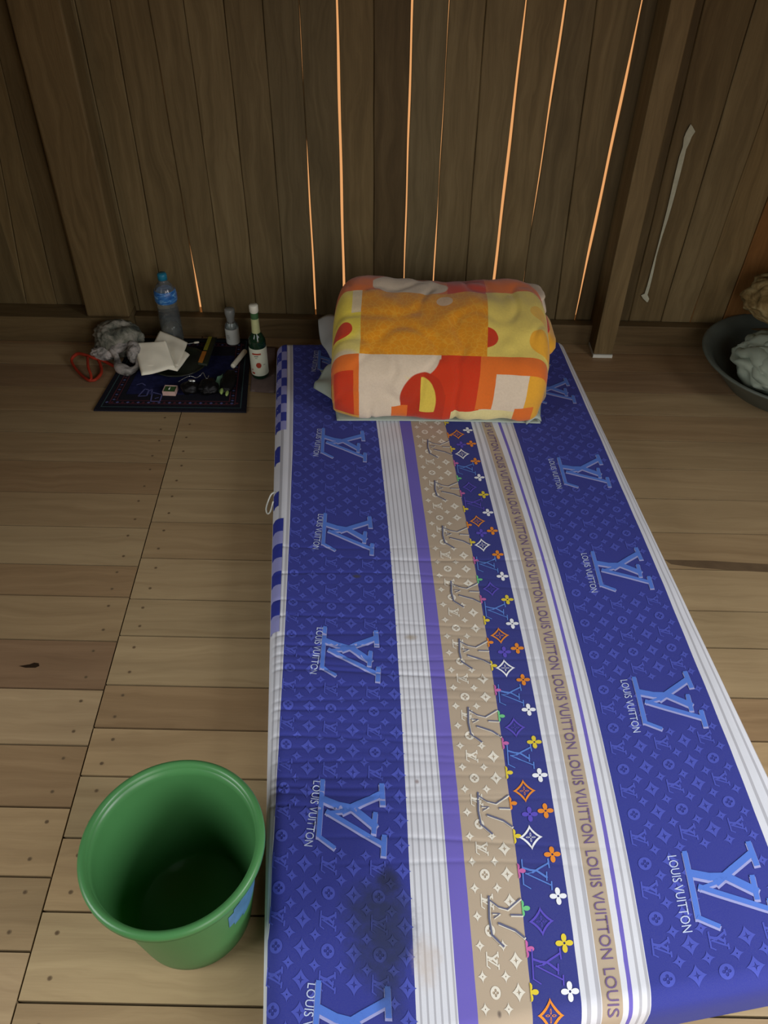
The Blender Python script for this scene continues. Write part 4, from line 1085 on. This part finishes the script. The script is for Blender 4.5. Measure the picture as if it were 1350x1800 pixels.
# ------------------------------------------------------------ crumpled hat and red strap
def camo(name, a, b_, c_):
    t = NT(name); n = t.noise(t.coord(), 26, 4, .6, .6); col = t.ramp(n, [(.35, a), (.48, b_), (.62, c_)]); t.bump(t.noise(t.coord(), 60, 4), .4, .004); return t.done(col, .9, .1)
M['camo'] = camo('mottled_grey_cloth', srgb(84, 80, 78), srgb(134, 132, 126), srgb(172, 166, 160)); M['camod'] = camo('mottled_green_cloth', srgb(60, 64, 58), srgb(104, 106, 94), srgb(142, 140, 128))
hat = empty('crumpled_hat', tuple(at(215, 625)), 'crumpled grey mottled cloth hat on the floor at the left corner of the rug', 'hat')
def rumple(name, c, r, mat, root, seed, amp=.16, fr=2.2, sub=5, floor_z=None, tilt=0):
    bm = bmesh.new(); bmesh.ops.create_icosphere(bm, subdivisions=sub, radius=1); rot = Matrix.Rotation(tilt, 3, 'Z')
    for v in bm.verts:
        p = v.co.copy(); qv = p * fr + Vector((seed, seed * .3, 0)); wv = noise.noise(qv * .5) * 1.5
        d = (1 - abs(noise.noise(qv + Vector((wv, wv, 0)))) * 2) * amp + (1 - abs(noise.noise(qv * 2.1)) * 2) * amp * .45
        p = p * (1 - amp * .5 + d); p = rot @ Vector((p.x * r[0], p.y * r[1], p.z * r[2])); P = Vector(c) + p
        if floor_z is not None: P.z = max(P.z, floor_z)
        v.co = P
    me = bpy.data.meshes.new(name); bm.to_mesh(me); bm.free(); me.materials.append(mat); me.polygons.foreach_set('use_smooth', [True] * len(me.polygons))
    o = bpy.data.objects.new(name, me); COL.objects.link(o)
    if root: P0(root, o)
    return o
c = at(210, 602, .045)
rumple('crown', (c.x, c.y, .062), (.082, .062, .06), M['camod'], hat, 4, .14, 1.8, floor_z=.004)
c2 = at(183, 618, .04); rumple('brim', (c2.x, c2.y, .035), (.045, .03, .022), M['camo'], hat, 8, .2, 2, floor_z=.004)
ring = catmull([at(228, 606, .07), at(242, 615, .06), at(243, 640, .035), at(228, 652, .018), at(210, 646, .022), at(205, 628, .04), at(200, 616, .05), at(214, 608, .065)], 8, True)
v, f = tube(ring, lambda t: .014 + .005 * math.sin(t * 17), 14, True); v = [Vector(p) + Vector((0, 0, 1)) * noise.noise(Vector(p) * 45) * .004 for p in v]
P0(hat, solid('rolled_hem', (v, f), M['camo']))
rumple('hanging_fold', tuple(at(236, 622, .05)), (.022, .03, .03), M['camo'], hat, 14, .15, 2, 4, floor_z=.004)
red = plain('red_webbing', srgb(150, 44, 22), .7, .3, .25, 25, .3, 400)
st = empty('red_strap', tuple(at(155, 645)), 'looped orange-red strap trailing from the crumpled hat on the floor', 'strap')
sp = catmull([at(186, 628, .02), at(168, 630, .03), at(150, 624, .035), at(136, 622, .03), at(126, 632, .015), at(131, 645, .008), at(144, 660, .008), at(158, 669, .008), at(160, 660, .016), at(155, 645, .03), at(154, 628, .036)], 8)
P0(st, solid('strap_loop', tube(sp, .0058, 10, flat=.8), red))
sp = catmull([at(158, 669, .008), at(168, 667, .008), at(178, 655, .008), at(176, 640, .012), at(170, 630, .02), at(160, 624, .028)], 8)
P0(st, solid('strap_loop', tube(sp, .0052, 10), red))
sp = catmull([at(168, 628, .03), at(182, 634, .014), at(198, 642, .008), at(210, 645, .012)], 8)
P0(st, solid('strap_tail', tube(sp, .0058, 10), red))

# ------------------------------------------------------------ basin with clothes at the right wall
bc = Vector((1.36, 2.33, 0))
M['basin'] = plain('grey_green_plastic', srgb(84, 92, 84), .45, .4, .08, 20)
bs = lathe([(0, .0), (.19, .0), (.20, .004), (.285, .095), (.30, .104), (.304, .110), (.300, .114), (.292, .112), (.278, .103), (.262, .085), (.186, .012), (0, .01)], 72)
m = MB(); m.mesh(*bs); o = m.build('wash_basin', M['basin'], None, True, weld=True); o.location = bc; tag(o, 'wide round grey-green basin on the floor at the right holding laundry', 'basin')
g1 = plain('pale_green_laundry', srgb(150, 162, 146), .9, .1, .08, 15, .3, 400); k1 = camo('khaki_patterned', srgb(96, 80, 48), srgb(124, 106, 68), srgb(146, 132, 92))
def cloth_tangle(name, c, r, mat, label, seed, n=9, zmin=.09):
    root = empty(name, (c[0], c[1], zmin), label, 'clothes')
    rumple('bundle', c, r, mat, root, seed, .12, 1.6, 5, floor_z=None)
    rnd = random.Random(seed)
    for k in range(n):   # thick folds winding over the bundle
        a0 = rnd.uniform(0, 6.28); el = rnd.uniform(.15, 1.1); pts = []
        for t in range(5):
            a = a0 + t * .38; e = el + .35 * math.sin(t * 1.3 + seed + k)
            pts.append(Vector((c[0] + r[0] * .93 * math.cos(a) * math.cos(e), c[1] + r[1] * .93 * math.sin(a) * math.cos(e), c[2] + r[2] * .93 * math.sin(e))))
        v, f = tube(catmull(pts, 6), lambda t: .004 + .016 * math.sin(math.pi * t) ** .6, 12, flat=1.5); v = [Vector(p) + Vector((1, 1, 1)) * noise.noise(Vector(p) * 30) * .006 for p in v]
        P0(root, solid('fold', (v, f), mat))
cloth_tangle('laundry_bundle', (1.33, 2.27, .115), (.19, .17, .085), g1, 'crumpled pale green clothes heaped in the front of the basin', 4)
cloth_tangle('laundry_bundle', (1.35, 2.45, .265), (.17, .11, .085), k1, 'rolled khaki patterned garment on top at the back of the basin', 11, 6)

# ------------------------------------------------------------ green bucket
def bucket():
    root = empty('bucket', (-.322, .578, 0), 'open green plastic bucket standing left of the mattress', 'bucket')
    t = NT('green_plastic'); n = t.noise(t.coord(), 30, 3)
    c = t.mix(t.m('MULTIPLY', n, .2), srgb(82, 142, 84), srgb(66, 122, 72))
    mat = t.done(c, .32, .5, Subsurface_Weight=.0)
    tr = t.new('ShaderNodeBsdfTranslucent'); tr.inputs[0].default_value = (*srgb(70, 150, 60), 1)
    mx = t.new('ShaderNodeMixShader'); mx.inputs[0].default_value = .22
    t.t.links.new(t.p.outputs[0], mx.inputs[1]); t.t.links.new(tr.outputs[0], mx.inputs[2]); out = [q_ for q_ in t.n if q_.type == 'OUTPUT_MATERIAL'][0]; t.t.links.new(mx.outputs[0], out.inputs[0])
    H, rt, rb = .262, .133, .1
    body = [(0, .0), (rb - .004, 0), (rb, .004)]
    for k in range(1, 12): body.append((rb + (rt - rb) * k / 12, H * k / 12))
    inner = [(rt - .003, H - .004)] + [(rb - .003 + (rt - rb) * k / 12, H * k / 12) for k in range(11, 0, -1)] + [(rb - .006, .006), (0, .006)]
    lat('bucket_body', body + [(rt, H - .004)] + inner, mat, root, 96)
    lat('rim', [(rt - .003, H - .006), (rt - .001, H + .002), (rt + .004, H + .0045), (rt + .009, H + .003), (rt + .0115, H - .001), (rt + .0115, H - .010), (rt + .009, H - .012), (rt + .001, H - .011)], mat, root, 96)
    # bluish reflection of the mattress, painted as a patch on the facing side
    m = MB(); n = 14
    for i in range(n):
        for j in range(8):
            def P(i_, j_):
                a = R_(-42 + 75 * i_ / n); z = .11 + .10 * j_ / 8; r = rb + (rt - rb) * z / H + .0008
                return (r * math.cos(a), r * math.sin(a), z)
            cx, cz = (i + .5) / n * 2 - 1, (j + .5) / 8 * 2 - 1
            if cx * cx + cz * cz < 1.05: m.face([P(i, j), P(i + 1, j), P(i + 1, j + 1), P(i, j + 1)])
    m.build('painted_reflection', plain('blue_reflection', srgb(74, 120, 158), .35, .4, .15, 40), root, True)
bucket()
